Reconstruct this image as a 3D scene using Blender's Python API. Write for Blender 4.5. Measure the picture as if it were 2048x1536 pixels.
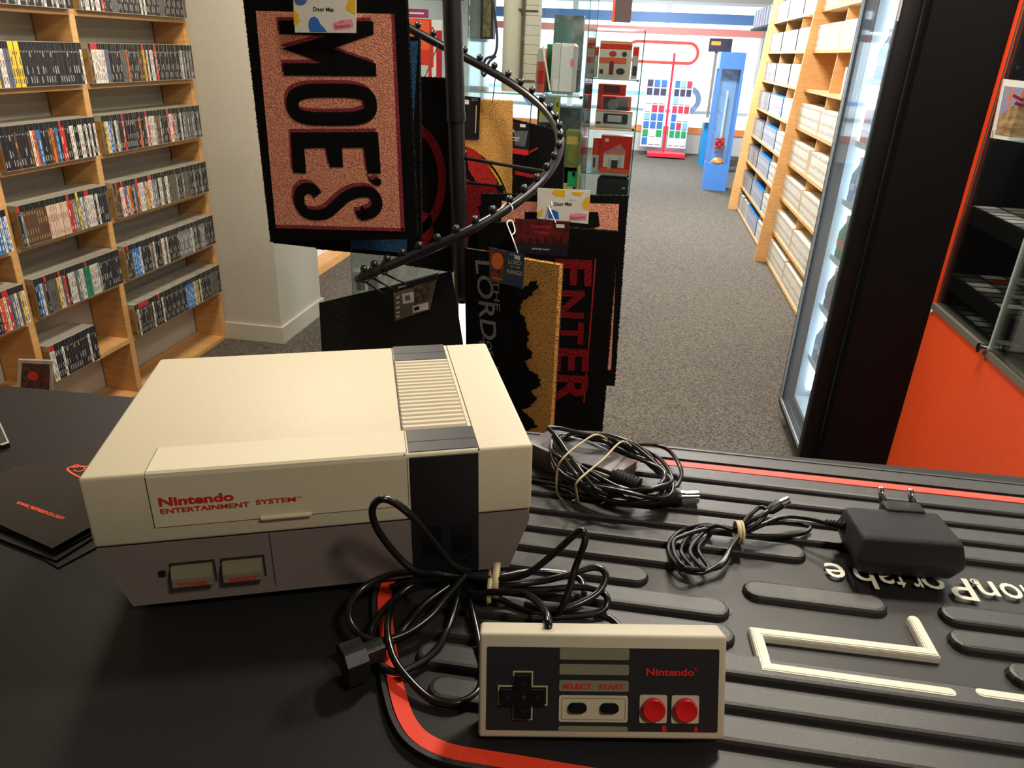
import bpy, bmesh, math, random
from mathutils import Vector as V, Matrix, noise
random.seed(7)
S = bpy.context.scene
for o in list(bpy.data.objects): bpy.data.objects.remove(o)
COL = S.collection
# ------------------------------------------------------------------ camera
F, HC = 1480.0, 1.40
pit, rol, YA = math.radians(24.3), math.radians(-2.5), math.radians(8.7)
fwd = V((0, math.cos(pit), -math.sin(pit))); rgt = V((1, 0, 0)); dwn = fwd.cross(rgt)
r2 = rgt*math.cos(rol) + dwn*math.sin(rol); d2 = -rgt*math.sin(rol) + dwn*math.cos(rol)
Z = Matrix.Rotation(YA, 3, 'Z')
CR, CD, CF = Z @ r2, Z @ d2, Z @ fwd
CAM = V((0, 0, HC))
cd = bpy.data.cameras.new('camera'); cam = bpy.data.objects.new('camera', cd); COL.objects.link(cam)
cd.sensor_width = 36; cd.lens = F/2048*36; cd.clip_start = 0.02; cd.clip_end = 100
m = Matrix((CR, -CD, -CF)).transposed().to_4x4(); m.translation = CAM
cam.matrix_world = m; S.camera = cam
# ------------------------------------------------------------------ light and exposure
S.view_settings.view_transform = 'Standard'; S.view_settings.look = 'None'
S.view_settings.exposure = 0.0; S.view_settings.gamma = 1.0; S.view_settings.use_curve_mapping = False
w = bpy.data.worlds.new('daylight'); S.world = w; w.use_nodes = True
w.node_tree.nodes['Background'].inputs[0].default_value = (0.80, 0.90, 1.0, 1)
w.node_tree.nodes['Background'].inputs[1].default_value = 6.0
def area(name, loc, sx, sy, power, col, target=None):
    l = bpy.data.lights.new(name, 'AREA'); l.shape = 'RECTANGLE'; l.size = sx; l.size_y = sy
    l.energy = power; l.color = col
    o = bpy.data.objects.new(name, l); COL.objects.link(o); o.location = loc
    if target is not None:
        o.rotation_euler = (V(target)-V(loc)).to_track_quat('-Z', 'Y').to_euler()
    return o
WARM = (1.0, 0.90, 0.75)
LAMPS = [  # x, y, sx, sy, power, colour   (unseen ceiling panels; those beyond the counter pair are added to brighten the shop)
    (0.32, 1.40, 0.20, 0.20, 27, WARM), (0.80, -0.30, 0.22, 0.22, 15.0, WARM), (0.50, 2.0, 0.3, 0.3, 14, WARM),
    (-1.1, 2.3, 0.4, 0.4, 44, WARM), (0.2, 4.6, 0.6, 0.6, 85, (1, .95, .88)),
    (0.4, 7.0, 0.6, 0.6, 170, (.96, .98, 1)), (0.0, 10.2, 0.6, 0.6, 200, (.84, .92, 1))]
CEIL = 2.55
for i, (x, y, sx, sy, p, c) in enumerate(LAMPS):
    area('ceiling_lamp_light', (x, y, CEIL-0.03), sx, sy, p, c, (x, y+0.001, 0))

# ------------------------------------------------------------------ helpers
def ray(px, py): return CR*((px-1024)/F) + CD*((py-768)/F) + CF
def at(px, py, ax, val):
    d = ray(px, py); t = (val-CAM[ax])/d[ax]; return CAM + d*t
def s2l(c): return tuple(((v/255)/12.92 if v <= 10 else (((v/255)+.055)/1.055)**2.4) for v in c)
class Fr:   # a plane frame: origin and three axes
    def __init__(s, o, ex, ey, ez): s.o, s.ex, s.ey, s.ez = V(o), V(ex).normalized(), V(ey).normalized(), V(ez).normalized()
    def w(s, u, v, n=0): return s.o + s.ex*u + s.ey*v + s.ez*n
    def px(s, x, y, n=0):
        d = ray(x, y); t = (n - (CAM-s.o).dot(s.ez))/d.dot(s.ez); q = CAM + d*t - s.o
        return (q.dot(s.ex), q.dot(s.ey))
WORLD = Fr((0,0,0), (1,0,0), (0,1,0), (0,0,1))
def vplane(x, y, yaw=0, z=0):   # vertical plane facing the camera side (-y), turned by yaw degrees
    a = math.radians(yaw); return Fr((x, y, z), (math.cos(a), math.sin(a), 0), (0,0,1), (math.sin(a), -math.cos(a), 0))
class MB:
    def __init__(s): s.v, s.f, s.m = [], [], []
    def add(s, vs, fs, mi=0):
        b = len(s.v); s.v += [V(q) for q in vs]; s.f += [tuple(i+b for i in f) for f in fs]; s.m += [mi]*len(fs); return s
    def box(s, lo, hi, fr=WORLD, mi=0):
        (x0,y0,z0),(x1,y1,z1) = lo, hi
        vs = [fr.w(x,y,z) for x,y,z in ((x0,y0,z0),(x1,y0,z0),(x1,y1,z0),(x0,y1,z0),(x0,y0,z1),(x1,y0,z1),(x1,y1,z1),(x0,y1,z1))]
        return s.add(vs, [(0,3,2,1),(4,5,6,7),(0,1,5,4),(1,2,6,5),(2,3,7,6),(3,0,4,7)], mi)
    def rbox(s, lo, hi, r, fr=WORLD, mi=0, seg=2):
        bm = bmesh.new(); bmesh.ops.create_cube(bm, size=1)
        for v in bm.verts: v.co = V([lo[i]+(v.co[i]+.5)*(hi[i]-lo[i]) for i in range(3)])
        bmesh.ops.bevel(bm, geom=list(bm.edges), offset=r, segments=seg, profile=.5, affect='EDGES')
        bm.verts.index_update()
        s.add([fr.w(*v.co) for v in bm.verts], [tuple(v.index for v in f.verts) for f in bm.faces], mi); bm.free(); return s
    def prism(s, pts, n0, n1, fr=WORLD, mi=0):
        k = len(pts); vs = [fr.w(u,v,n0) for u,v in pts] + [fr.w(u,v,n1) for u,v in pts]
        a = sum(pts[i][0]*pts[(i+1)%k][1]-pts[(i+1)%k][0]*pts[i][1] for i in range(k))
        fs = [tuple(range(k-1,-1,-1)), tuple(range(k,2*k))] + [(i,(i+1)%k,(i+1)%k+k,i+k) for i in range(k)]
        if (a < 0) != (n1 < n0): fs = [tuple(reversed(f)) for f in fs]
        return s.add(vs, fs, mi)
    def tube(s, pts, r, seg=8, closed=False, mi=0, cap=True):
        pts = [V(p) for p in pts]; n = len(pts); R = r if callable(r) else (lambda t: r)
        vs, fs = [], []; up = None
        for i, p in enumerate(pts):
            a = pts[i-1] if (i or closed) else p; b = pts[(i+1) % n] if (i < n-1 or closed) else p
            t = (b-a).normalized()
            if up is None: up = t.orthogonal().normalized()
            up = (up - t*up.dot(t));
            if up.length < 1e-6: up = t.orthogonal()
            up.normalize(); sd = t.cross(up)
            for k in range(seg):
                c = 2*math.pi*k/seg; vs.append(p + (up*math.cos(c)+sd*math.sin(c))*R(i/max(1,n-1)))
        for i in range(n if closed else n-1):
            for k in range(seg):
                a, b = i*seg, ((i+1) % n)*seg; k2 = (k+1) % seg
                fs.append((a+k, a+k2, b+k2, b+k))
        if cap and not closed: fs += [tuple(range(seg-1,-1,-1)), tuple(range((n-1)*seg, n*seg))]
        return s.add(vs, fs, mi)
    def cyl(s, a, b, r, seg=20, mi=0, r2=None):
        r2 = r if r2 is None else r2
        return s.tube([a, b], lambda t: r+(r2-r)*t, seg, mi=mi)
    def lathe(s, o, axis, prof, seg=16, mi=0):   # prof: (radius, height)
        ax = V(axis).normalized(); o = V(o); u = ax.orthogonal().normalized(); v = ax.cross(u)
        vs = [o + ax*h + (u*math.cos(2*math.pi*k/seg)+v*math.sin(2*math.pi*k/seg))*max(r,1e-5) for r,h in prof for k in range(seg)]
        fs = [(i*seg+k, i*seg+(k+1)%seg, (i+1)*seg+(k+1)%seg, (i+1)*seg+k) for i in range(len(prof)-1) for k in range(seg)]
        return s.add(vs, fs + [tuple(range(seg-1,-1,-1)), tuple(range((len(prof)-1)*seg, len(prof)*seg))], mi)
    def sphere(s, o, r, mi=0, seg=12, sc=(1,1,1)):
        n = seg//2; b = V(o); vs, fs = [], []
        for i in range(n+1):
            for k in range(seg):
                th, ph = math.pi*i/n, 2*math.pi*k/seg
                vs.append(b+V((r*sc[0]*math.sin(th)*math.cos(ph), r*sc[1]*math.sin(th)*math.sin(ph), r*sc[2]*math.cos(th))))
        for i in range(n):
            for k in range(seg): fs.append((i*seg+k, (i+1)*seg+k, (i+1)*seg+(k+1)%seg, i*seg+(k+1)%seg))
        return s.add(vs, fs, mi)
    def ribbon(s, pts, wd, n0, n1, fr, closed=False, mi=0):
        k = len(pts); L, Rr = [], []
        for i in range(k):
            a = pts[i-1] if (i or closed) else pts[i]; b = pts[(i+1)%k] if (i<k-1 or closed) else pts[i]
            dx, dy = b[0]-a[0], b[1]-a[1]; l = math.hypot(dx,dy) or 1
            # miter
            h = wd/2
            if (i and i < k-1) or closed:
                d1 = (pts[i][0]-a[0], pts[i][1]-a[1]); d3 = (b[0]-pts[i][0], b[1]-pts[i][1])
                l1, l3 = math.hypot(*d1) or 1, math.hypot(*d3) or 1
                cs = (d1[0]*d3[0]+d1[1]*d3[1])/(l1*l3); h = wd/2/max(.5, math.sqrt(max(0,(1+cs)/2)))
                dx, dy = d1[0]/l1+d3[0]/l3, d1[1]/l1+d3[1]/l3; l = math.hypot(dx,dy) or 1
            nx, ny = -dy/l*h, dx/l*h
            L.append((pts[i][0]+nx, pts[i][1]+ny)); Rr.append((pts[i][0]-nx, pts[i][1]-ny))
        for i in range(k if closed else k-1):
            j = (i+1) % k; s.prism([Rr[i], Rr[j], L[j], L[i]], n0, n1, fr, mi)
        return s
    def zmin(s): return min(v.z for v in s.v)
def smooth(pts, n=8, closed=False):
    out = []; P = [V(p) for p in pts]; k = len(P)
    for i in range(k if closed else k-1):
        g = (lambda j: P[j % k]) if closed else (lambda j: P[max(0, min(k-1, j))])
        a, b, c, d = g(i-1), g(i), g(i+1), g(i+2)
        for q in range(n):
            t = q/n; out.append(.5*((2*b)+(c-a)*t+(2*a-5*b+4*c-d)*t*t+(3*b-a-3*c+d)*t**3))
    if not closed: out.append(P[-1])
    return out
def rrect(x0, y0, x1, y1, r, k=5):
    o = []
    for cx, cy, a in ((x1-r,y0+r,-90),(x1-r,y1-r,0),(x0+r,y1-r,90),(x0+r,y0+r,180)):
        for i in range(k+1): t = math.radians(a+90*i/k); o.append((cx+r*math.cos(t), cy+r*math.sin(t)))
    return o
def circ(x, y, r, k=24, ry=None): return [(x+r*math.cos(2*math.pi*i/k), y+(ry or r)*math.sin(2*math.pi*i/k)) for i in range(k)]
WL = {}
def tag(o, label=None, cat=None, group=None, kind=None):
    if label: o['label'] = label
    if cat: o['category'] = cat
    if group: o['group'] = group
    if kind: o['kind'] = kind
    return o
def thing(name, loc, label, cat, group=None):
    o = bpy.data.objects.new(name, None); COL.objects.link(o); o.location = loc; o.empty_display_size = .02
    WL[o.name] = V(loc); return tag(o, label, cat, group)
def build(name, mb, mats, parent=None, sm=False, label=None):
    mats = mats if isinstance(mats, (list, tuple)) else [mats]
    if parent is not None: base = WL[parent.name]
    else:
        lo = [min(v[i] for v in mb.v) for i in range(3)]; hi = [max(v[i] for v in mb.v) for i in range(3)]
        base = V(((lo[0]+hi[0])/2, (lo[1]+hi[1])/2, lo[2]))
    me = bpy.data.meshes.new(name); me.from_pydata([v-base for v in mb.v], [], mb.f)
    for q in mats: me.materials.append(q)
    me.polygons.foreach_set('material_index', mb.m)
    if sm: me.polygons.foreach_set('use_smooth', [True]*len(mb.f)); 
    me.update()
    if sm == 'auto':
        me.set_sharp_from_angle(angle=math.radians(35))
    o = bpy.data.objects.new(name, me); COL.objects.link(o)
    if parent is not None: o.parent = parent
    else: o.location = base
    WL[o.name] = base
    if label: o['label'] = label
    return o
def struct(name, mb, mats, label=None, **k):
    o = build(name, mb, mats, **k); o['kind'] = 'structure'
    if label: o['label'] = label
    return o
FONTC = {}
def text_mb(s, fr, x, y, h, mi=0, depth=.0004, width=None, bold=0.0, flipx=False, space=1.0, shear=0.0, mb=None, n=0):
    """string s drawn in frame fr, baseline left at (x, y), cap height h"""
    key = (s, bold, space, shear)
    if key not in FONTC:
        cu = bpy.data.curves.new('t', 'FONT'); cu.body = s; cu.size = 1; cu.offset = bold; cu.space_character = space; cu.shear = shear
        cu.resolution_u = 3
        ob = bpy.data.objects.new('t', cu); COL.objects.link(ob); bpy.context.view_layer.update()
        me = bpy.data.meshes.new_from_object(ob)
        FONTC[key] = ([tuple(v.co) for v in me.vertices], [tuple(p.vertices) for p in me.polygons])
        bpy.data.objects.remove(ob); bpy.data.meshes.remove(me); bpy.data.curves.remove(cu)
    vs, fs = FONTC[key]; x1 = max(v[0] for v in vs); x0 = min(v[0] for v in vs)
    sy = h/0.69; sx = sy if width is None else width/(x1-x0)
    mb = mb or MB()
    mb.add([fr.w(x+(v[0]-x0)*sx, y+v[1]*sy, n+depth) for v in vs], fs, mi)
    return mb
# ------------------------------------------------------------------ materials
MC = {}
def mat(name, col, rough=.5, metal=0.0, noise_amt=0.0, noise_scale=50, col2=None, bump=0.0, bump_scale=200, emit=None, spec=.5, coat=0, wave=None, split=.5):
    if name in MC: return MC[name]
    q = bpy.data.materials.new(name); q.use_nodes = True; nt = q.node_tree; b = nt.nodes['Principled BSDF']
    c = s2l(col); b.inputs['Base Color'].default_value = (*c, 1); b.inputs['Roughness'].default_value = rough
    b.inputs['Metallic'].default_value = metal; b.inputs['Specular IOR Level'].default_value = spec; b.inputs['Coat Weight'].default_value = coat
    tc = nt.nodes.new('ShaderNodeTexCoord')
    nz = nt.nodes.new('ShaderNodeTexNoise'); nz.inputs['Scale'].default_value = noise_scale; nz.inputs['Detail'].default_value = 3
    nt.links.new(tc.outputs['Object'], nz.inputs['Vector'])
    if wave: 
        mp = nt.nodes.new('ShaderNodeMapping'); mp.inputs['Scale'].default_value = wave
        nt.links.new(tc.outputs['Object'], mp.inputs['Vector']); nt.links.new(mp.outputs['Vector'], nz.inputs['Vector'])
    cr = nt.nodes.new('ShaderNodeValToRGB')
    c2 = s2l(col2) if col2 else tuple(v*(1-max(noise_amt, .04)) for v in c)
    cr.color_ramp.elements[0].position = split-.14; cr.color_ramp.elements[1].position = split+.14
    cr.color_ramp.elements[0].color = (*c2, 1); cr.color_ramp.elements[1].color = (*c, 1)
    nt.links.new(nz.outputs['Fac'], cr.inputs['Fac']); nt.links.new(cr.outputs['Color'], b.inputs['Base Color'])
    if bump:
        n2 = nt.nodes.new('ShaderNodeTexNoise'); n2.inputs['Scale'].default_value = bump_scale; n2.inputs['Detail'].default_value = 2
        nt.links.new(tc.outputs['Object'], n2.inputs['Vector'])
        bp = nt.nodes.new('ShaderNodeBump'); bp.inputs['Strength'].default_value = min(1, bump); bp.inputs['Distance'].default_value = .002*max(1, bump)
        nt.links.new(n2.outputs['Fac'], bp.inputs['Height']); nt.links.new(bp.outputs['Normal'], b.inputs['Normal'])
    if emit:
        b.inputs['Emission Color'].default_value = (*s2l(emit[0]), 1); b.inputs['Emission Strength'].default_value = emit[1]
    MC[name] = q; return q
def glass(name, tint=(250, 254, 253), refl=.08, haze=0.0, fres=.6):
    if name in MC: return MC[name]
    q = bpy.data.materials.new(name); q.use_nodes = True; nt = q.node_tree; nt.nodes.clear()
    o = nt.nodes.new('ShaderNodeOutputMaterial'); t = nt.nodes.new('ShaderNodeBsdfTransparent'); g = nt.nodes.new('ShaderNodeBsdfGlossy')
    t.inputs[0].default_value = (*s2l(tint), 1); g.inputs['Roughness'].default_value = .03
    mx = nt.nodes.new('ShaderNodeMixShader'); lw = nt.nodes.new('ShaderNodeLayerWeight'); lw.inputs['Blend'].default_value = .25
    mt = nt.nodes.new('ShaderNodeMath'); mt.operation = 'MULTIPLY_ADD'; mt.inputs[1].default_value = fres; mt.inputs[2].default_value = refl*.5
    nt.links.new(lw.outputs['Fresnel'], mt.inputs[0]); nt.links.new(mt.outputs[0], mx.inputs[0])
    nt.links.new(t.outputs[0], mx.inputs[1]); nt.links.new(g.outputs[0], mx.inputs[2])
    last = mx
    if haze:
        df = nt.nodes.new('ShaderNodeBsdfDiffuse'); df.inputs[0].default_value = (.75,.85,.95,1); m2 = nt.nodes.new('ShaderNodeMixShader')
        m2.inputs[0].default_value = haze; nt.links.new(mx.outputs[0], m2.inputs[1]); nt.links.new(df.outputs[0], m2.inputs[2]); last = m2
    nt.links.new(last.outputs[0], o.inputs[0]); MC[name] = q; return q
M_wood = mat('beech veneer', (216,166,106), .45, col2=(204,152,92), noise_scale=6, wave=(2,2,14))
M_wall = mat('painted plaster', (190,184,168), .85, bump=.15, bump_scale=300)
M_wallw = mat('white paint', (215,212,205), .8)
M_floor = mat('grey loop carpet', (110,103,93), .95, col2=(64,60,54), noise_scale=130, bump=1.0, bump_scale=300, spec=.1)
M_blkpl = mat('black plastic', (20,20,22), .35, noise_scale=400, bump=.12, bump_scale=2500)
M_cable = mat('black cable sheath', (13,13,14), .24, spec=.6)
M_cord = mat('black cord', (17,17,18), .32)
M_top = mat('black counter laminate', (31,30,29), .5, col2=(25,24,24), noise_scale=900, spec=.22, bump=.04, bump_scale=1500)
M_white = mat('white plastic', (232,230,224), .5)
M_metal = mat('black powder-coated steel', (26,26,28), .3, spec=.6)
M_chrome = mat('chrome', (215,215,220), .12, 1.0)
M_band = mat('beige rubber band', (205,188,148), .6, noise_scale=300)
M_orange = mat('orange laminate', (248,88,40), .45)
M_glass = glass('clear glass'); M_glassE = mat('green glass edge', (70,120,108), .15)
M_acr = glass('clear acrylic', (240,240,240), .15)
M_black = mat('matt black paint', (12,9,10), .6, spec=.15)
M_wh = mat('white card', (228,226,218), .6); M_dark = mat('dark seam', (30,27,22), .8)
M_red = mat('red print', (206,40,44), .5); M_kpr = mat('black print', (20,20,22), .5)
M_grey = mat('grey print', (118,116,112), .6); M_yel = mat('yellow print', (240,190,40), .5)
M_blue = mat('blue print', (40,100,200), .5); M_pink = mat('pink print', (236,110,150), .5)
# ------------------------------------------------------------------ setting
CT = 1.082           # counter top height
XW0, XW1, YF = -3.2, 2.2, 12.6
struct('floor', MB().box((XW0,-1.6,-.05),(XW1,YF+.1,0)), M_floor)
struct('ceiling', MB().box((XW0,-1.6,CEIL),(XW1,YF+.1,CEIL+.1)), M_wallw)
struct('wall_left', MB().box((-2.23,-1.6,0),(-2.13,5.2,CEIL)).box((XW0,5.2,0),(XW0+.1,YF,CEIL)).box((XW0,5.1,0),(-2.23,5.2,CEIL)), M_wall)
struct('wall_right', MB().box((1.75,-1.6,0),(1.85,YF,CEIL)), M_wall)
struct('wall_back', MB().box((-2.23,-1.6,0),(1.85,-1.5,CEIL)), mat('dark grey wall paint', (84,82,80), .85))
c0, c1 = at(561,650,1,3.27), at(625,620,1,3.75)
cx = -1.685
struct('wall_stub', MB().box((-2.13,3.27,0),(cx,3.76,CEIL)), M_wall)
bb = MB().box((-1.985,3.255,0),(cx+.014,3.27,.085)).box((cx,3.27,0),(cx+.014,3.774,.085))
struct('baseboard_left', bb, mat('baseboard paint', (196,190,172), .5))
# far wall with shop window
fw = MB().box((XW0,YF,0),(XW1,YF+.12,.30)).box((XW0,YF,2.15),(XW1,YF+.12,CEIL)).box((XW0,YF,.3),(-2.6,YF+.12,2.15)).box((1.62,YF,.3),(XW1,YF+.12,2.15))
struct('wall_far', fw, M_wallw)
for i, (xa, xb) in enumerate(((-2.6,-1.2),(-1.2,.2),(.2,1.62))):
    fr_ = MB()
    for a, b in (((xa,YF-.02,.3),(xa+.04,YF+.06,2.15)),((xb-.04,YF-.02,.3),(xb,YF+.06,2.15)),((xa+.04,YF-.02,.3),(xb-.04,YF+.06,.34)),((xa+.04,YF-.02,2.11),(xb-.04,YF+.06,2.15))): fr_.box(a,b)
    wo = struct(f'window_{i+1}', fr_, mat('window frame paint', (225,232,238), .4))
    build('pane', MB().box((xa+.04,YF+.01,.34),(xb-.04,YF+.016,2.11)), M_glass, wo)
# window decals (blue band, pink band, pill-shaped outline)
def decal(name, mb, m_, label, cat='window sticker'): return tag(build(name, mb, m_), label, cat)
wf = Fr((0,YF-.022,0),(1,0,0),(0,0,1),(0,-1,0))
decal('window_sticker', MB().box((-2.6,1.86,0),(1.62,2.0,.001),wf), mat('blue film',(96,140,200),.4), 'long blue film band along the top of the far shop window')
decal('window_sticker', MB().box((-2.6,1.70,0),(1.62,1.80,.001),wf), mat('pale red film',(240,150,140),.4), 'long pale red film band just below the blue one on the far window')
u0,v0 = wf.px(1290,83); u1,v1 = wf.px(1393,128)
decal('window_sticker', MB().ribbon(rrect(-.35,v1,u1,v0,(v0-v1)/2-.002,8),.045,0,.001,wf,closed=True), mat('red film',(238,70,50),.4), 'red pill-shaped outline logo on the far shop window')
# outside: pavement and a parked white van
van = thing('van', (.3,22.6,-.25), 'white van with grey-blue wheels parked outside the far window', 'van')
wc = at(1375,200,1,22.0); gz = wc.z-.36
vf = Fr((0,22.05,gz),(1,0,0),(0,0,1),(0,-1,0))
build('body', MB().prism([(-7,.35),(wc.x+3.2,.35),(wc.x+3.3,1.2),(wc.x+2.2,3.2),(-7,3.3)],-2.0,0,vf), mat('white van paint',(238,240,242),.3), van)
build('trim', MB().prism([(-7,.42),(wc.x-.45,.42),(wc.x-.45,.52),(-7,.52)],0,.01,vf), mat('blue van trim',(120,160,220),.4), van)
for wx in (wc.x, wc.x-4.2):
    o_ = V((wx,22.05,wc.z)); wh = build('wheel', MB().cyl(o_+V((0,.16,0)),o_+V((0,-.03,0)),.36,28), mat('tyre',(70,84,104),.7), van)
    build('hubcap', MB().lathe(o_+V((0,-.03,0)),(0,-1,0),[(.22,0),(.22,.01),(.1,.02),(.1,.025)],24), M_white, wh)
struct('paving_1', MB().box((-30,YF+.12,gz-.05),(30,60,gz)), mat('pale paving',(200,200,200),.9))  # pale ground slab outside the shop window
s0_ = at(1390,255,1,YF).z; s1_ = at(1390,268,1,YF).z
decal('window_sticker', MB().box((-2.6,s1_,0),(1.62,s0_,.001),wf), mat('orange film',(250,150,80),.4), 'long orange film band along the foot of the far shop window')
# ceiling lamps
for i,(x,y,sx,sy,p,c) in enumerate(LAMPS):
    t = thing('ceiling_lamp',(x,y,CEIL-.03),['square ceiling lamp panel above the sales counter','square ceiling lamp panel behind the counter above the camera','unseen ceiling lamp panel added to brighten the orange display unit','unseen ceiling lamp panel added to brighten the left game shelf','unseen ceiling lamp panel added above the glass cabinets','unseen ceiling lamp panel added to brighten the white case shelf','unseen ceiling lamp panel added nearest the shop window'][i],'lamp','ceiling lamps')
    build('frame', MB().box((x-sx/2-.03,y-sy/2-.03,CEIL-.02),(x+sx/2+.03,y+sy/2+.03,CEIL)), M_white, t)
# ------------------------------------------------------------------ counter
ce = lambda x: .5935 + .0545*(x+.07)     # back edge of the counter top
t = thing('counter', (0,.1,0), 'black sales counter the console and controller stand on', 'counter')
build('counter_top', MB().prism([(-1.5,-.6),(1.35,-.6),(1.35,ce(1.35)),(-1.5,ce(-1.5))], CT-.03, CT), M_top, t)
build('counter_body', MB().prism([(-1.45,-.2),(1.3,-.2),(1.3,ce(1.3)-.06),(-1.45,ce(-1.45)-.06)], 0, CT-.03), M_top, t)
# ------------------------------------------------------------------ ribbed promotional mat
ma = math.radians(1.3); TH = .005
bmf = Fr((0,0,CT),(math.cos(ma),math.sin(ma),0),(-math.sin(ma),math.cos(ma),0),(0,0,1))
def bm2(px,py,h=TH): return bmf.px(px,py,h)
M_rub = mat('black rubber', (44,42,41), .38, col2=(37,35,35), noise_scale=900, spec=.5, bump=.15, bump_scale=2500)
M_rubg = mat('black rubber groove shade', (28,27,27), .45, spec=.35)  # same rubber darkened, painting in the shade between the ribs
M_rubw = mat('white rubber', (222,216,200), .5)
M_rubo = mat('orange red rubber', (236,62,34), .5)
XL, XR, YB, YT = -.1195, .50, .249, .590
t = thing('bar_mat', (.15,.4,CT), 'black ribbed rubber bar mat with orange border and raised white lettering', 'mat')
cpx = [bm2(*q_, TH-.0006) for q_ in ((1130,1541),(1050,1527),(975,1515),(895,1500),(840,1472),(810,1430),(792,1370),(780,1305),(772,1245),(771,1180))]
cxl = cpx[-1][0]-.001
yr_ = YT-.030
cen = [(v_.x,v_.y) for v_ in smooth([(x_,y_,0) for x_,y_ in cpx]+[(cxl,.40,0)],4)]
cen += [(cxl+.05-.05*math.cos(math.radians(a_)), yr_-.05+.05*math.sin(math.radians(a_))) for a_ in range(0,91,10)]
cen += [(XR-.0365+.03*math.sin(math.radians(a_)), yr_-.03+.03*math.cos(math.radians(a_))) for a_ in range(0,91,15)]
cen += [(XR-.0365+.03*math.cos(math.radians(a_)), cpx[0][1]+.03-.03*math.sin(math.radians(a_))) for a_ in range(0,91,15)]
def offs(pts, d):
    o_ = []; k_ = len(pts)
    for i in range(k_):
        a_, b_ = pts[i-1], pts[(i+1)%k_]; dx, dy = b_[0]-a_[0], b_[1]-a_[1]; l_ = math.hypot(dx,dy) or 1
        o_.append((pts[i][0]-dy/l_*d, pts[i][1]+dx/l_*d))
    return o_
outer = [(x_, y_+(.020 if y_ > yr_-.02 else 0)) for x_,y_ in offs(cen,.0075)]
build('base', MB().prism(outer, 0, TH-.002, bmf), M_rubg, t)
build('back_margin', MB().prism([(XL+.055,YT-.0215),(XR-.055,YT-.0215),(XR-.055,YT-.004),(XL+.055,YT-.004)], TH-.002, TH-.0004, bmf), M_rub, t)
build('border', MB().ribbon(cen, .0082, TH-.002, TH-.0006, bmf, closed=True), M_rubo, t)
rim = MB().ribbon([(x_, y_+(.020 if y_ > yr_-.02 else 0)) for x_,y_ in offs(cen,.0062)], .0026, TH-.002, TH+.0002, bmf, closed=True)
build('rim', rim, M_rub, t)
ribs = []
def rib(x0, x1, y, wd=.0182):
    pr_ = MB(); r = wd/2; k = 6
    prof = [(r,TH-.002),(r-.0006,TH+.0008),(r-.0016,TH+.0022),(r-.0034,TH+.0026)]
    rings = []
    for rr, h in prof:
        ring = []
        for cx_, a0 in ((x1-r,-90),(x0+r,90)):
            for i in range(k+1):
                a = math.radians(a0+180*i/k); ring.append(bmf.w(cx_+rr*math.cos(a), y+rr*math.sin(a), h))
        rings.append(ring)
    n = len(rings[0]); vs = [q for g in rings for q in g]
    fs = [(i*n+j, i*n+(j+1)%n, (i+1)*n+(j+1)%n, (i+1)*n+j) for i in range(len(rings)-1) for j in range(n)] + [tuple(range((len(rings)-1)*n, len(rings)*n))]
    pr_.add(vs, fs); build('rib', pr_, M_rub, t)
pitch_ = .0232; y0 = YT-.048
rows = [y0 - pitch_*i for i in range(12)]
xe = XR-.022; xs = XL+.012
ux = lambda px,py: bm2(px,py)[0]
def yrow(y, segs):
    for a, b in segs:
        if b-a > .02: rib(a, b, y)
for i, y in enumerate(rows):
    L0 = max(min([q_[0] for q_ in cen if abs(q_[1]-y) < .012] or [xs]), max([q_[0] for q_ in cen if abs(q_[1]-y) < .012 and q_[0] < .1] or [-9])) + .012
    if i <= 3: segs = [(L0, xe)]
    elif i == 4: segs = [(L0, ux(1620,1130)), (.345, xe)]
    elif i == 5: segs = [(L0, ux(1390,1205)), (.345,xe)]
    elif i == 6: segs = [(L0, ux(1300,1215)), (ux(1494,1225), ux(1792,1250)), (.225, xe)]
    elif i == 7: segs = [(L0, ux(1468,1265)), (.222, xe)]
    elif i == 8: segs = [(L0, ux(1480,1325)), (.245,xe)]
    elif i == 9: segs = [(L0, xe)]
    elif i == 10: segs = [(L0, xe)]
    else: segs = [(L0, xe)]
    if y > YB+.02: yrow(y, segs)
lw = .0072
def mp(*ps): return [bm2(*p, TH+.002) for p in ps]
def stroke(pts):
    b_ = MB()
    for i in range(4):
        wd_ = lw*(1,.94,.80,.52)[i]; b_.ribbon(pts, wd_, TH-.002, TH+(.0012,.0022,.0028,.0031)[i], bmf)
        for e_ in (pts[0],pts[-1]): b_.prism(circ(e_[0],e_[1],wd_/2,16), TH-.002, TH+(.00121,.00221,.00281,.00311)[i], bmf)
    return b_
build('logo_stroke', stroke(mp((1828,1240),(1864,1306),(1512,1264),(1533,1335),(1900,1386))), M_rubw, t)
q = mp((1962,1387),(2048,1394)); build('logo_stroke', stroke([q[0],(q[0][0]+.12,q[0][1]-.001)]), M_rubw, t)
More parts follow.
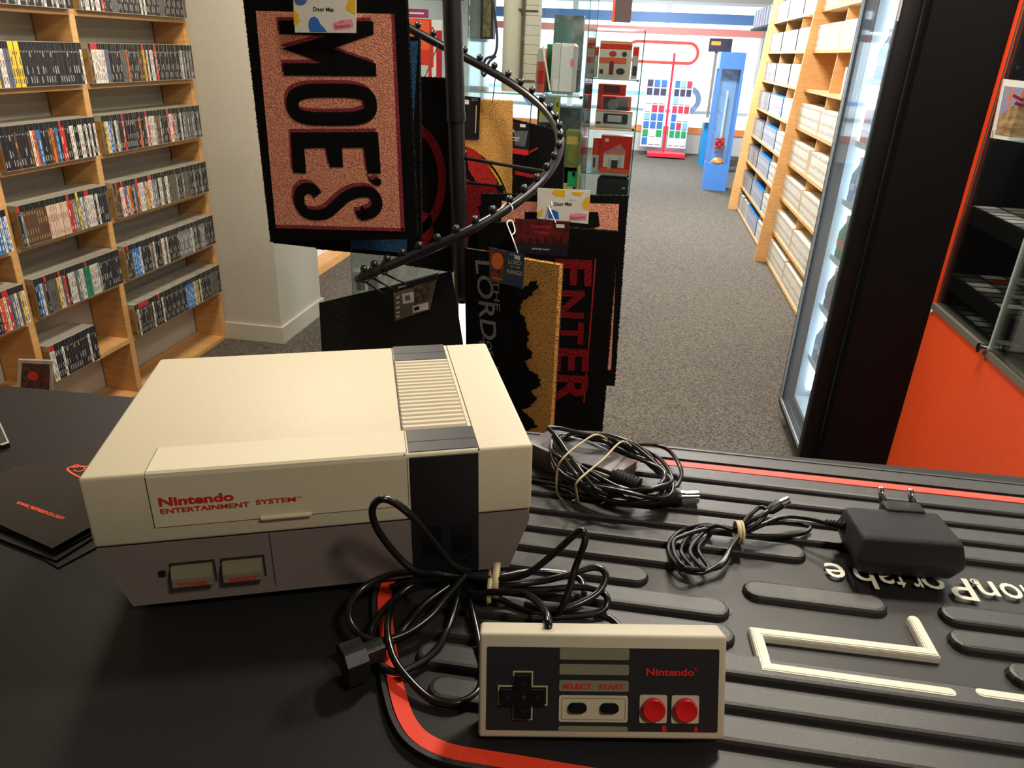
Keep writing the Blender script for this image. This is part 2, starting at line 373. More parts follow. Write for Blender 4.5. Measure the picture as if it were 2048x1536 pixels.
# lettering reads from the far side of the counter; the l of the word is unpainted
rf = Fr(bmf.w(0,0,0), -bmf.ex, -bmf.ey, (0,0,1))
xh = bm2(1670,1129)[1]-bm2(1670,1160)[1]
cap_ = xh*1.30
def bl_(px): # baseline height at this column
    f_ = (px-1670)/(2024-1670); return bm2(px, 1129+f_*41)[1]
for ch, a_, b_ in (('e',1652,1689),('l',1695,1700),('b',1708,1746),('a',1753,1785),('t',1789,1807),('r',1824,1841),('o',1845,1887),('P',1896,1941),('n',1957,1993),('o',2004,2042),('i',2049,2055),('t',2060,2080),('a',2085,2120),('t',2125,2143)):
    m_px = (a_+b_)/2; yb_ = bl_(m_px); ym_ = 1129+(m_px-1670)/354*41+15
    xa_, xb_ = bm2(a_,ym_)[0], bm2(b_,ym_)[0]
    build('letter', text_mb(ch, rf, -xb_, -yb_, cap_, depth=.0026+TH-.002, width=xb_-xa_, bold=.006), M_rub if ch == 'l' else M_rubw, t)
sx_, sy_ = bm2(1948,1165)
build('registered_mark', MB().ribbon(circ(sx_,sy_,.0024,16),.0007,TH-.002,TH+.001,bmf,closed=True), M_rubw, t)
text = text_mb('TM', rf, -bm2(1462,1207)[0], -bm2(1462,1207)[1], .007, depth=TH+.0002, width=.0135, bold=.01)
build('trademark_letters', text, mat('worn grey print',(96,92,86),.6), t)
# ------------------------------------------------------------------ game console
def nes_frame():
    x0,y0,zt,yn,tau,nu = -.2336,.3411,.3199,.205,.0194,-.03
    def rot(p):
        x,y,z = p; x,z = math.cos(tau)*x-math.sin(tau)*z, math.sin(tau)*x+math.cos(tau)*z
        y,z = math.cos(nu)*y-math.sin(nu)*z, math.sin(nu)*y+math.cos(nu)*z
        x,y = math.cos(yn)*x-math.sin(yn)*y, math.sin(yn)*x+math.cos(yn)*y
        return Z @ V((x,y,z))
    o = Z @ V((x0,y0,-zt)) + CAM + V((0,0,.0015))
    return Fr(o, rot((1,0,0)), rot((0,1,0)), rot((0,0,1)))
NF = nes_frame(); D_, H_, W_, ZS = .1869, .0947, .256, .0490
# extrusion frames for the console: profile in (x,z) extruded along y ; profile in (y,z) extruded along x
NXZ = Fr(NF.o, NF.ex, NF.ez, NF.ey); NYZ = Fr(NF.o, NF.ey, NF.ez, NF.ex)
M_beige = mat('warm beige console plastic', (209,198,172), .5, col2=(206,195,168), noise_scale=300, bump=.05, bump_scale=3000, spec=.35)
M_ngrey = mat('taupe grey console plastic', (124,112,108), .55, bump=.12, bump_scale=3000, spec=.3)
M_nblk = mat('black console panel', (24,24,28), .4, bump=.1, bump_scale=3000, spec=.4)
M_olive = mat('olive grey button plastic', (124,116,96), .5)
t = thing('game_console', NF.w(.128,.09,0), 'beige and grey front-loading game console with a black stripe', 'game console')
sh = build('upper_shell', MB().rbox((0,0,ZS),(W_,D_,H_),.0022,NF,seg=3), M_beige, t, sm='auto')
lo = [(0.0012,ZS-.0008),(.0012,.0405),(.0137,.006),(W_-.0137,.006),(W_-.0012,.0405),(W_-.0012,ZS-.0008)]
base = build('lower_shell', MB().prism(lo, .0006, D_-.0006, NXZ), M_ngrey, t)
build('seam', MB().box((.002,.0016,ZS-.0012),(W_-.002,D_-.002,ZS+.001),NF), M_dark, t)
build('panel_line', MB().box((.0962,.0001,.010),(.0967,.002,ZS-.001),NF), mat('shadow gap',(70,62,60),.8), base)
for fx in (.03,.21):
    for fy in (.02,.16): build('foot', MB().cyl(NF.w(fx,fy,.0015 if fy<.1 else .0045),NF.w(fx,fy,.008),.008), M_blkpl, t)
# cartridge door
def lprof(mg, lift):   # L profile hugging the front top edge of the shell
    return [(.0305+mg,H_-.002),(.0305+mg,H_+lift),(.0026-lift,H_+lift),(.0008-lift,H_-.0006+lift*.5),(-lift,H_-.0026),(-lift,.0600-mg),(.002,.0600-mg),(.002,H_-.002)]
gap = MB().prism(lprof(.0006,.0001), .0343, .1797, NYZ); build('door_gap', gap, M_dark, sh)
dr = build('cartridge_door', MB().prism(lprof(0,.0007), .0350, .1793, NYZ), M_beige, t)
build('finger_grip', MB().rbox((.0927,-.0026,.0592),(.1221,.0,.0616),.0009,NF), M_beige, dr)
ff = Fr(NF.w(0,-.0008,0), NF.ex, NF.ez, -NF.ey)
M_nred = mat('console red lettering', (202,38,36), .5)
build('lettering', text_mb('Nintendo', ff, .0395, .0741, .0052, width=.0405, bold=.035, depth=.0002), M_nred, dr)
build('lettering', text_mb('ENTERTAINMENT', ff, .0395, .0691, .0030, width=.0485, bold=.025, depth=.0002), M_nred, dr)
build('lettering', text_mb('SYSTEM', ff, .0915, .0699, .0030, width=.0225, bold=.025, depth=.0002), M_nred, dr)
build('lettering', text_mb('TM', ff, .1146, .0719, .0010, width=.0028, depth=.0002), M_olive, dr)
# black stripe, vents
bp = [(.0315,H_-.002),(.0315,H_+.0004),(.0024,H_+.0004),(-.0004,H_-.0026),(-.0004,.0072),(.003,.0072),(.003,H_-.002)]
st = build('black_stripe', MB().prism(bp, .1808, .2222, NYZ), M_nblk, t)
build('stripe_seam', MB().box((.1808,.0148,H_),(.2222,.0154,H_+.0005),NF), M_dark, st)
st2 = build('black_stripe', MB().box((.1790,.1545,H_-.002),(.2200,D_+.0003,H_+.0004),NF), M_nblk, t)
build('stripe_seam', MB().box((.1790,.1695,H_),(.2200,.1701,H_+.0005),NF), M_dark, st2)
vt = MB().box((.1785,.0315,H_-.001),(.2202,.1545,H_+.0001),NF,mi=1)
nv = 19
for i in range(nv):
    ya = .0335 + i*(.1205/nv); w_ = .1205/nv
    vt.prism([(ya,H_),(ya+.0012,H_+.0010),(ya+w_*.62,H_+.0010),(ya+w_*.75,H_)], .1792, .2194, NYZ)
build('vent_grille', vt, [M_beige, mat('vent groove',(140,124,100),.7)], t)
sg = MB().box((.1778,.0,H_-.001),(.1784,D_-.001,H_+.00015),NF).box((.2224,.0,H_-.001),(.2229,D_-.001,H_+.00015),NF); build('side_gap', sg, M_dark, sh)
# controller ports
for cx_, cz in ((.1925,.0315),(.2115,.0315)):
    po = MB().ribbon([(cx_-.0055,cz-.012),(cx_-.0045,cz-.0145),(cx_,cz-.0155),(cx_+.0045,cz-.0145),(cx_+.0055,cz-.012)], .0006, 0, .0005, Fr(NF.w(0,-.0004,0),NF.ex,NF.ez,-NF.ey))
    po.prism(rrect(cx_-.0062,cz-.010,cx_+.0062,cz+.012,.002), 0, .0003, Fr(NF.w(0,-.0004,0),NF.ex,NF.ez,-NF.ey))
    build('controller_port', po, mat('port black',(14,14,15),.3), st)
# buttons
for xa, xb, s_ in ((.0394,.0622,'POWER'),(.0680,.0906,'RESET')):
    rc = build('button_recess', MB().box((xa-.0012,-.0001,.0192),(xb+.0012,.001,.0340),NF), M_dark, base)
    bt = build('button', MB().prism([(-.0052,.0203),(-.0052,.0262),(-.0030,.0325),(.001,.0325),(.001,.0203)], xa, xb, NYZ), M_olive, t)
    bf_ = Fr(NF.w(0,-.0052,0), NF.ex, NF.ez, -NF.ey)
    build('lettering', text_mb(s_, bf_, xa+.0035, .0208, .0028, width=.0165, bold=.03, depth=.0002), M_nred, bt)
build('power_light', MB().box((.0316,-.0004,.0258),(.0353,.001,.0295),NF), mat('unlit lamp',(34,24,22),.3), t)

# ------------------------------------------------------------------ controller
CX = Fr((-.0485,.2568,CT+.0075),(.9852,.17,.0225),(-.0853,.3719,.9243),(.1487,-.9126,.3809))
CW, CH = .1222, .0525
M_cg = mat('warm grey controller plastic', (190,180,158), .5, bump=.12, bump_scale=3000, spec=.35)
t = thing('game_controller', CX.w(.06,0,-.008), 'rectangular beige and black game controller with two red buttons', 'game controller')
build('shell', MB().rbox((0,0,-.0165),(CW,CH,0),.0018,CX,seg=3), M_cg, t, sm='auto')
fp = build('face_plate', MB().prism(rrect(.0038,.0042,.1184,.0458,.0008), -.0003, .0003, CX), mat('black face plate',(34,34,37),.42), t)
M_bar = mat('olive grey stripe print', (124,120,100), .5)
for a,b in ((.0400,.0457),(.0325,.0377),(.0242,.0297),(.0042,.0067)):
    build('stripe', MB().prism(rrect(.0396,a,.0739,b,.0009), .0003, .0005, CX), M_bar, fp)
build('lettering', text_mb('SELECT', CX, .0413, .0257, .0023, width=.0145, bold=.03, depth=.0008), M_nred, fp)
build('lettering', text_mb('START', CX, .0593, .0257, .0023, width=.0125, bold=.03, depth=.0008), M_nred, fp)
build('lettering', text_mb('Nintendo', CX, .0823, .0327, .0034, width=.0238, bold=.03, depth=.0006), M_nred, fp)
build('lettering', MB().ribbon(circ(.1068,.0359,.0006,10),.0002,.0003,.0006,CX,closed=True), M_nred, fp)
build('lettering', text_mb('B', CX, .0908, .0046, .0027, width=.0024, bold=.05, depth=.0006), M_nred, fp)
build('lettering', text_mb('A', CX, .1064, .0046, .0027, width=.0024, bold=.05, depth=.0006), M_nred, fp)
def cross(cx_, cy_, a, b, r=.0008):
    p = []
    pts = [(b,-a),(b,-b),(a,-b),(a,b),(b,b),(b,a),(-b,a),(-b,b),(-a,b),(-a,-b),(-b,-b),(-b,-a)]
    return [(cx_+x, cy_+y) for x,y in pts]
dcx, dcy = .0217, .0218
build('pad_outline', MB().ribbon(cross(dcx,dcy,.0119,.0046), .0007, .0002, .0006, CX, closed=True), mat('pale outline print',(176,168,120),.5), fp)
dp = MB().prism(cross(dcx,dcy,.0108,.0038), .0003, .0030, CX)
M_dp = mat('black pad plastic',(15,15,17),.25)
dpo = build('direction_pad', dp, M_dp, t)
ds = MB().sphere(CX.w(dcx,dcy,.0028), .0016, seg=12)
for k in range(4):
    a = k*math.pi/2; u,v = math.cos(a), math.sin(a)
    ds.prism([(dcx+u*.0088,dcy+v*.0088),(dcx+u*.0062-v*.0018,dcy+v*.0062+u*.0018),(dcx+u*.0062+v*.0018,dcy+v*.0062-u*.0018)], .0030,.0034, CX)
build('pad_arrow', ds, mat('pad relief',(28,28,30),.3), dpo)
wb = build('button_frame', MB().prism(rrect(.0396,.0090,.0736,.0222,.0012), .0002, .0009, CX), M_cg, t)
build('frame_line', MB().ribbon(rrect(.0409,.0103,.0723,.0209,.0008), .0003, .0009, .0010, CX, closed=True), M_olive, wb)
for cx_ in (.0487,.0645):
    o_ = MB()
    for h,ins in ((.0018,0),(.0030,.0006)): o_.prism(rrect(cx_-.0046+ins,.0138+ins,cx_+.0046-ins,.0188-ins,.0024-ins), .0009, h, CX)
    build('button', o_, M_dp, t)
for cx_ in (.0862,.1020):
    sq = build('button_frame', MB().prism(rrect(cx_-.0068,.0089,cx_+.0068,.0228,.0010), .0002, .0009, CX), M_cg, t)
    build('button', MB().lathe(CX.w(cx_,.0161,.0009), CX.ez, [(.0057,0),(.0057,.0022),(.0051,.0027),(.003,.0022),(.001,.0020)], 32), mat('red button plastic',(206,26,30),.25,spec=.6), t, sm='auto')
# ------------------------------------------------------------------ cables
def hz(px, py, h): return at(px, py, 2, CT+TH+h)
def path(l, n=8): return smooth([hz(*p) for p in l], n)
CR_ = .0021
t = thing('controller_cable', hz(930,1155,0), 'thick black controller cable looped and banded in front of the console', 'cable')
strands = [
 [(1097,1250,.048),(1093,1228,.046),(1075,1203,.034),(1045,1188,.024),(992,1184,.018),(945,1184,.014),(925,1160,.014)],
 [(937,1143,.018),(905,1129,.030),(859,1074,.055),(812,1022,.078),(769,998,.088),(745,1016,.082),(755,1059,.066),(796,1113,.044),(831,1141,.032),(874,1147,.022),(930,1152,.016)],
 [(929,1152,.020),(894,1192,.017),(859,1234,.012),(804,1270,.008),(745,1281,.008),(706,1254,.010),(699,1215,.014),(726,1176,.018),(777,1151,.022),(835,1143,.024),(890,1149,.02),(930,1154,.016)],
 [(921,1160,.014),(913,1199,.010),(894,1262,.007),(859,1313,.003),(796,1344,.003),(753,1320,.005),(742,1270,.004),(757,1235,.006),(796,1192,.009),(835,1166,.012),(905,1156,.014)],
 [(937,1152,.012),(941,1203,.010),(956,1274,.006),(964,1340,.002),(955,1383,.002),(913,1406,.002),(863,1399,.002),(812,1352,.006),(785,1309,.009),(775,1254,.012),(788,1203,.010),(824,1176,.008),(894,1156,.010)],
 [(925,1150,.020),(992,1158,.020),(1050,1149,.026),(1101,1113,.040),(1144,1074,.056),(1163,1061,.062),(1170,1082,.056),(1150,1137,.036),(1134,1192,.022),(1117,1228,.010)],
 [(925,1156,.014),(992,1154,.018),(1070,1143,.014),(1148,1152,.010),(1167,1176,.008),(1160,1203,.006),(1109,1227,.004),(1070,1225,.004),(1011,1203,.005),(965,1180,.010)],
 [(930,1160,.010),(992,1168,.014),(1070,1164,.014),(1128,1152,.018),(1187,1135,.022),(1211,1149,.020),(1197,1184,.014),(1148,1211,.010),(1101,1219,.008),(1050,1209,.006)],
 [(935,1166,.008),(985,1172,.009),(1070,1180,.010),(1160,1174,.012),(1203,1184,.012),(1215,1203,.010),(1197,1225,.006),(1128,1233,.004),(1060,1236,.003)],
 [(1190,1225,.004),(1222,1238,.003),(1246,1262,.002)],
 [(742,1308,.012),(760,1300,.010),(790,1278,.006),(822,1240,.005),(852,1205,.008),(900,1170,.012)],
 [(780,1175,.004),(850,1160,.010),(925,1158,.014)],
]
mb = MB()
for s_ in strands: mb.tube(path(s_, 10), CR_, 10)
mb.tube([CX.w(.034,CH-.006,-.008), CX.w(.034,CH+.004,-.008), hz(1097,1250,.048)], CR_*1.05, 10)
build('cord', mb, M_cable, t, sm=True)
# plug
pc = hz(706,1318,.0105)
pd = (hz(742,1306,.012)-hz(690,1326,.012)).normalized()
pf = Fr(pc, pd.cross(V((0,0,1))), V((0,0,1)), -pd)
pl = MB().prism([(-.0095,-.009),(.0095,-.009),(.0095,.004),(.005,.009),(-.005,.009),(-.0095,.004)], -.006, .006, pf).prism(rrect(-.005,-.005,.005,.005,.002), -.017, -.006, pf)
po = build('plug', pl, M_blkpl, t)
pp = MB()
for i in range(3):
    for j in range(2): pp.prism(circ(-.005+i*.005,-.004+j*.005,.0014,10), .006,.0064, pf)
build('pin_hole', pp, mat('pin hole grey',(60,60,62),.4), po)
bl = lambda c,u,v,k=20: [c + u*math.cos(2*math.pi*i/k) + v*math.sin(2*math.pi*i/k) for i in range(k)]
def band(mbx, c, u, v, axis, wd, th=.0006):
    a = V(axis).normalized()*wd/2; ring = bl(V(c),V(u),V(v)); k = len(ring); o2 = [V(c)+(p-V(c))*(1+th*2/(p-V(c)).length) for p in ring]
    vs = [p-a for p in ring]+[p+a for p in ring]+[p-a for p in o2]+[p+a for p in o2]
    fs = []
    for i in range(k):
        j = (i+1)%k; fs += [(i,j,j+k,i+k),(i+2*k,i+3*k,j+3*k,j+2*k),(i,i+2*k,j+2*k,j),(i+k,j+k,j+3*k,i+3*k)]
    return mbx.add(vs, fs)
b0 = hz(992,1166,.012); ax_ = (hz(1020,1168,.012)-hz(960,1164,.012)).normalized()
mb = band(MB(), b0+V((0,0,.002)), V((-ax_.y,ax_.x,0))*.0100, V((0,0,.0095)), ax_, .0040)
band(mb, b0+V((-.003,-.003,0)), V((-ax_.y,ax_.x,0))*.0112, V((0,0,.0088)), ax_+V((-.2,.25,.3)), .003)
tag(build('rubber_band', mb, M_band, sm=True), 'beige rubber band around the thick controller cable beside the black stripe', 'rubber band', 'rubber bands on the cables')
# switch box and aerial lead bundle
sa, sb = hz(1075,915,.004), hz(1225,985,.004)
dr_ = (sb-sa).normalized(); sd = V((-dr_.y,dr_.x,0)).normalized(); L_ = (sb-sa).length
sf = Fr(sa, dr_, sd, (0,0,1))
t = thing('antenna_switch_box', sf.w(L_/2,.01,-.004), 'flat grey-brown aerial switch box under the coiled black lead', 'switch box')
build('case', MB().rbox((-.006,-.010,-.003),(L_+.002,.030,.017),.0025,sf), mat('grey brown plastic',(78,70,68),.4), t, sm='auto')
build('label', MB().prism(rrect(.006,-.006,L_-.012,.026,.002),.017,.0173,sf), mat('dark label',(52,46,46),.35), t)
t = thing('antenna_lead', hz(1211,936,0), 'black aerial lead coiled in a flat oval bundle with a silver plug', 'cable')
mb = MB(); rnd = random.Random(3)
cc = hz(1216,948,.012)
eu = (hz(1322,985,.016)-hz(1106,880,.016))/2; ev = V((-eu.y,eu.x,0)).normalized()*.036
for k in range(8):
    s1 = 1-.035*(k%4)+rnd.uniform(-.02,.02); s2 = 1-.09*(k%4)+rnd.uniform(-.05,.05); ph = rnd.uniform(0,6); off = V((rnd.uniform(-.003,.003),rnd.uniform(-.003,.003),.004+.0028*(k//2)))
    ring = []
    for i in range(56):
        a = 2*math.pi*i/56
        p = cc + eu*s1*math.cos(a) + ev*s2*math.sin(a)*(1+.10*math.sin(2*a+ph)) + off + V((0,0,.003*math.sin(3*a+ph)))
        ring.append(p)
    mb.tube(ring, .00175, 8, closed=True)
for s_ in ([(1271,889,.020),(1310,890,.014),(1340,903,.012),(1362,939,.010),(1355,970,.010),(1322,990,.012),(1300,995,.012)],
           [(1095,855,.046),(1112,872,.042),(1135,905,.036),(1160,940,.032),(1185,972,.026),(1215,990,.020)],
           [(1095,855,.046),(1120,857,.044),(1160,866,.038),(1230,880,.028),(1270,905,.022)],
           [(1106,872,.040),(1124,905,.034),(1152,950,.030),(1180,978,.022),(1230,992,.016)],
           [(1050,958,.004),(1090,965,.005),(1130,972,.006),(1160,985,.006),(1240,992,.008)],
           [(1165,930,.022),(1195,937,.024),(1225,948,.024)]):
    mb.tube(path(s_,10), .00175, 8)
build('cord', mb, M_cable, t, sm=True)
fa, fb = hz(1222,948,.022), hz(1278,972,.020)
barrel = MB().lathe(fa, fb-fa, [(.0030,0),(.0062,.002),(.0062,.004)]+[(.0064 if i%2 else .0054,.005+.0014*i) for i in range(14)]+[(.0062,(fb-fa).length),(.003,(fb-fa).length+.001)], 16)
build('strain_relief', barrel, M_blkpl, t)
pa, pb = hz(1305,996,.008), hz(1360,1000,.008); pc2 = hz(1393,994,.008)
pu = (pc2-pa).normalized()
g = MB().lathe(pa, pu, [(.0045,0),(.0062,.003),(.0065,.006),(.0065,.016),(.0072,.017),(.0072,(pb-pa).length)], 20); pgo = build('plug', g, M_blkpl, t, sm='auto')
build('plug_sleeve', MB().lathe(pa+pu*(pb-pa).length, pu, [(.0056,0),(.0056,.004),(.0050,.0045),(.0050,(pc2-pb).length),(.0038,(pc2-pb).length),(.0038,(pc2-pb).length-.004),(.0008,(pc2-pb).length-.004)],20), M_chrome, pgo, sm='auto')
def loopband(pts, r, label):
    tag(build('rubber_band', MB().tube(smooth(pts,8,closed=True), r, 6, closed=True), M_band, sm=True), label, 'rubber band', 'rubber bands on the cables')
loopband([hz(1198,870,.040),hz(1160,888,.042),hz(1125,918,.038),hz(1114,944,.024),hz(1117,992,.001),hz(1150,1000,.001),hz(1200,940,.002),hz(1235,905,.006)], .0008, 'thin beige rubber band on the left of the coiled aerial lead')
loopband([hz(1247,883,.038),hz(1205,920,.042),hz(1156,962,.040),hz(1153,985,.022),hz(1162,1008,.001),hz(1200,1010,.001),hz(1240,960,.002),hz(1275,920,.006)], .0008, 'thin beige rubber band across the middle of the coiled aerial lead')
# power adapter
z1 = CT+TH+.031
A_, B_, D4 = at(1690,1011,2,z1), at(1876,1024,2,z1), at(1733,1074,2,z1)
ex = (B_-A_); wA = ex.length; ex.normalize(); ey = V((-ex.y,ex.x,0)); dA = abs((D4-A_).dot(ey))
af = Fr((A_.x,A_.y,CT+TH+.002), ex, ey, (0,0,1))
t = thing('power_adapter', af.w(wA/2,-dA/2,0), 'black plug-in power adapter lying on the ribbed mat', 'adapter')
bm = bmesh.new(); 
sk = (D4-A_).dot(ex)*.5
vs = [(0+.0,0),(wA,0),(wA+sk,-dA),(sk,-dA)]
zz = .029
for x,y in vs: bm.verts.new((x*1.0,y*1.0,zz))
ins = -.006
for x,y in ((-.003,.002),(wA+.003,.002),(wA+sk+.004,-dA-.006),(sk-.004,-dA-.006)): bm.verts.new((x,y,.013))
for x,y in ((.003,-.002),(wA-.003,-.002),(wA+sk-.002,-dA-.001),(sk+.002,-dA-.001)): bm.verts.new((x,y,0))
bm.verts.ensure_lookup_table(); vv = bm.verts
bm.faces.new([vv[3],vv[2],vv[1],vv[0]]); bm.faces.new([vv[8],vv[9],vv[10],vv[11]])
for lv in (0,4):
    for i in range(4):
        j = (i+1)%4; bm.faces.new([vv[lv+i],vv[lv+j],vv[lv+4+j],vv[lv+4+i]])
bmesh.ops.recalc_face_normals(bm, faces=bm.faces); bmesh.ops.bevel(bm, geom=list(bm.edges), offset=.0035, segments=3, profile=.6, affect='EDGES'); bm.verts.index_update()
mb = MB().add([af.w(*v.co) for v in bm.verts], [tuple(v.index for v in f.verts) for f in bm.faces]); bm.free()
M_ad = mat('textured black plastic',(24,24,25),.42,bump=.6,bump_scale=2600,spec=.4)
bo = build('body', mb, M_ad, t, sm='auto')
# plug face on the far side with two pins
build('plug_block', MB().rbox((wA*.42,-.004,.008),(wA*.86,.009,.031),.003,af), M_ad, t, sm='auto')
for fx in (.50,.83):
    p0_ = af.w(wA*fx,.008,.022); p1_ = p0_ + V((-.02,.3,.20)).normalized()*.017; p2_ = p0_ + V((-.02,.3,.20)).normalized()*.009
    pn = build('plug_pin', MB().cyl(p0_,p2_,.0026,12), M_blkpl, t); build('pin_tip', MB().lathe(p2_,p1_-p2_,[(.0022,0),(.0022,.0085),(.0010,.0098)],12), M_chrome, pn, sm=True)
lp = at(1738,1118,2,CT+TH+.014)
build('indicator', MB().sphere(af.w(sk+.006,-dA-.0035,.012), .0016), mat('red lamp',(200,30,24),.3), t)
sr0, sr1 = hz(1650,1045,.018), hz(1689,1052,.020)
build('strain_relief', MB().lathe(sr0, sr1-sr0, [(.0018,0)]+[(.0040-.0012*(i%2) - .0012*(1-i/10),.001+i*(sr1-sr0).length/11) for i in range(11)]+[(.004,(sr1-sr0).length)],14), M_blkpl, t)
mb = MB()
for s_ in ([(1650,1045,.018),(1610,1036,.016),(1565,1034,.014),(1520,1052,.012),(1490,1066,.010)],
           [(1490,1070,.010),(1540,1072,.008),(1600,1068,.006),(1620,1055,.006),(1590,1046,.008),(1530,1048,.012),(1490,1062,.012)],
           [(1482,1052,.014),(1500,1030,.018),(1520,1015,.022),(1534,1022,.022),(1520,1042,.018),(1490,1062,.012)],
           [(1484,1056,.012),(1505,1040,.020),(1530,1026,.024),(1545,1018,.024)]):
    mb.tube(path(s_,10), .0016, 8)
for l,(xl,yb,hh) in enumerate(((1337,1092,.004),(1362,1098,.006),(1380,1100,.008),(1396,1096,.005),(1346,1086,.010))):
    mb.tube(path([(1480,1062+l,.010),(1440,1052,.010+hh/3),(1410,1050+2*l,.010),(xl+25,1062+2*l,hh),(xl,yb,hh),(xl+20,1132,hh),(1400+6*l,1146-2*l,.004),(1440+2*l,1126,.006),(1462,1096,.009),(1478,1074,.012)],10), .0016, 8)
build('cord', mb, M_cord, t, sm=True)
pa, pb, pc3 = hz(1536,1023,.024), hz(1558,1009,.026), hz(1577,1000,.027)
pg = build('plug', MB().lathe(pa, pb-pa, [(.002,0),(.0036,.003),(.0040,(pb-pa).length)],16), M_blkpl, t, sm='auto')
build('plug_sleeve', MB().lathe(pb, pc3-pb, [(.0030,0),(.0030,(pc3-pb).length*.9),(.0012,(pc3-pb).length*.9)],16), M_chrome, pg, sm='auto')
bc = hz(1476,1064,.011); bax = (hz(1500,1066,.011)-hz(1450,1062,.011)).normalized()
mb = MB(); band(mb, bc, V((-bax.y,bax.x,0))*.0080, V((0,0,.0062)), bax, .0040); band(mb, bc+V((.002,0,0)), V((-bax.y,bax.x,0))*.0086, V((0,0,.0066)), bax+V((.25,0,-.2)), .0018)
tag(build('rubber_band', mb, M_band, sm=True), 'small beige rubber band binding the thin adapter cord', 'rubber band', 'rubber bands on the cables')
# ------------------------------------------------------------------ leaflets and acrylic stand on the left
va = math.atan2(.28,-.96)
B0 = at(105,1097,2,CT+.006); lu = V((-.96,.28,0)).normalized(); lv = V((.28,.96,0)).normalized()
M_leaf = mat('glossy black card',(20,19,20),.28,spec=.5); M_leafe = mat('card edge',(60,58,56),.6)
def leaflet(o, u, v, z, label, deco=None, wd=.115, hh=.062):
    f_ = Fr((o.x,o.y,z), u, v, (0,0,1)); t_ = thing('leaflet', f_.w(wd/2,hh/2,0), label, 'leaflet', 'black leaflets beside the console')
    c_ = build('card', MB().prism([(0,0),(wd,0),(wd,hh),(0,hh)], 0, .0006, f_), M_leaf, t_)
    if deco: deco(f_, t_)
    return t_
for i in range(4):
    o_ = B0 + lu*(-.004+.0025*i) - lv*(.004-.002*i) + V((.003,-.002,0))*(3-i)
    a_ = math.radians((-5,3,-2,4)[i]); u_ = Matrix.Rotation(a_,3,'Z')@lu; v_ = Matrix.Rotation(a_,3,'Z')@lv
    leaflet(o_, u_, v_, CT+.0004+.0012*i, ['black leaflet at the bottom of the fanned leaflet pile','black leaflet second from the bottom of the leaflet pile','black leaflet in the middle of the leaflet pile','black leaflet directly under the one with orange web address'][i])
def webd(f_, t_):
    g_ = Fr(f_.w(.115,0,0), -f_.ex, f_.ey, f_.ez)
    q0 = g_.px(30,1007,.0006); q1 = g_.px(124,1040,.0006)
    ang = math.atan2(q1[1]-q0[1], q1[0]-q0[0]); g2 = Fr(g_.w(q0[0],q0[1],0), g_.ex*math.cos(ang)+g_.ey*math.sin(ang), -g_.ex*math.sin(ang)+g_.ey*math.cos(ang), g_.ez)
    build('web_address', text_mb('www.gamesnco.com', g2, 0, 0, .0042, width=math.hypot(q1[0]-q0[0],q1[1]-q0[1]), bold=.02, depth=.0009), mat('orange print',(240,80,50),.4), t_)
leaflet(B0, lu, lv, CT+.0055, 'black leaflet with orange web address, top of the pile', webd)
o2 = at(60,915,2,CT+.006)
def logod(f_, t_):
    g_ = f_; a = [g_.px(*p,.0006) for p in ((135,938),(150,950),(178,960),(215,962),(238,955),(222,942),(190,934),(150,933))]
    cu, cv = g_.px(168,944,.0006)
    build('logo_outline', MB().ribbon([(v_.x,v_.y) for v_ in smooth([(x,y,0) for x,y in a],5,closed=True)], .0016, .0006, .0008, g_, closed=True), mat('orange print',(240,80,50),.4), t_)
    g2 = Fr(g_.w(*g_.px(176,937,.0006),0), (CAM*0+hz(152,937,0)-hz(178,947,0)).normalized(), (hz(150,950,0)-hz(150,940,0)).normalized(), (0,0,1))
    g2.ey = (g2.ey - g2.ex*g2.ey.dot(g2.ex)).normalized()
    build('logo_letters', text_mb('Co', g2, 0, 0, .008, depth=.0009), mat('orange print',(240,80,50),.4), t_)
p0_, p1_ = at(62,943,2,CT+.002), at(180,905,2,CT+.002)
u_ = (at(170,1000,2,CT)-at(62,943,2,CT)); u_.z=0; u_.normalize()
v_ = V((-u_.y,u_.x,0)); 
leaflet(at(64,944,2,CT+.001)+v_*.0, u_, v_, CT+.0006, 'black leaflet with a red oval logo, tucked against the console', logod, .085, .060)
pa, pb = at(-30,800,2,CT+.03), at(17,887,2,CT+.0)
t = thing('acrylic_stand', (pb.x-.02,pb.y+.02,CT), 'clear acrylic display stand at the left end of the counter', 'stand')
ap_ = [at(*q_,2,CT+.004) for q_ in ((19,886),(4,891),(-90,905),(-150,700),(-9,824))]; af_ = [(q_.x,q_.y) for q_ in ap_][::-1]
build('panel', MB().prism(af_, CT, CT+.004), M_acr, t)
eg = MB()
for a_, b_ in ((0,1),(4,0)): eg.prism([af_[4-a_],af_[4-b_],(af_[4-b_][0]-.003,af_[4-b_][1]+.001),(af_[4-a_][0]-.003,af_[4-a_][1]+.001)], CT+.0041, CT+.0044)
build('edge', eg, mat('polished acrylic edge',(170,172,165),.2), t)
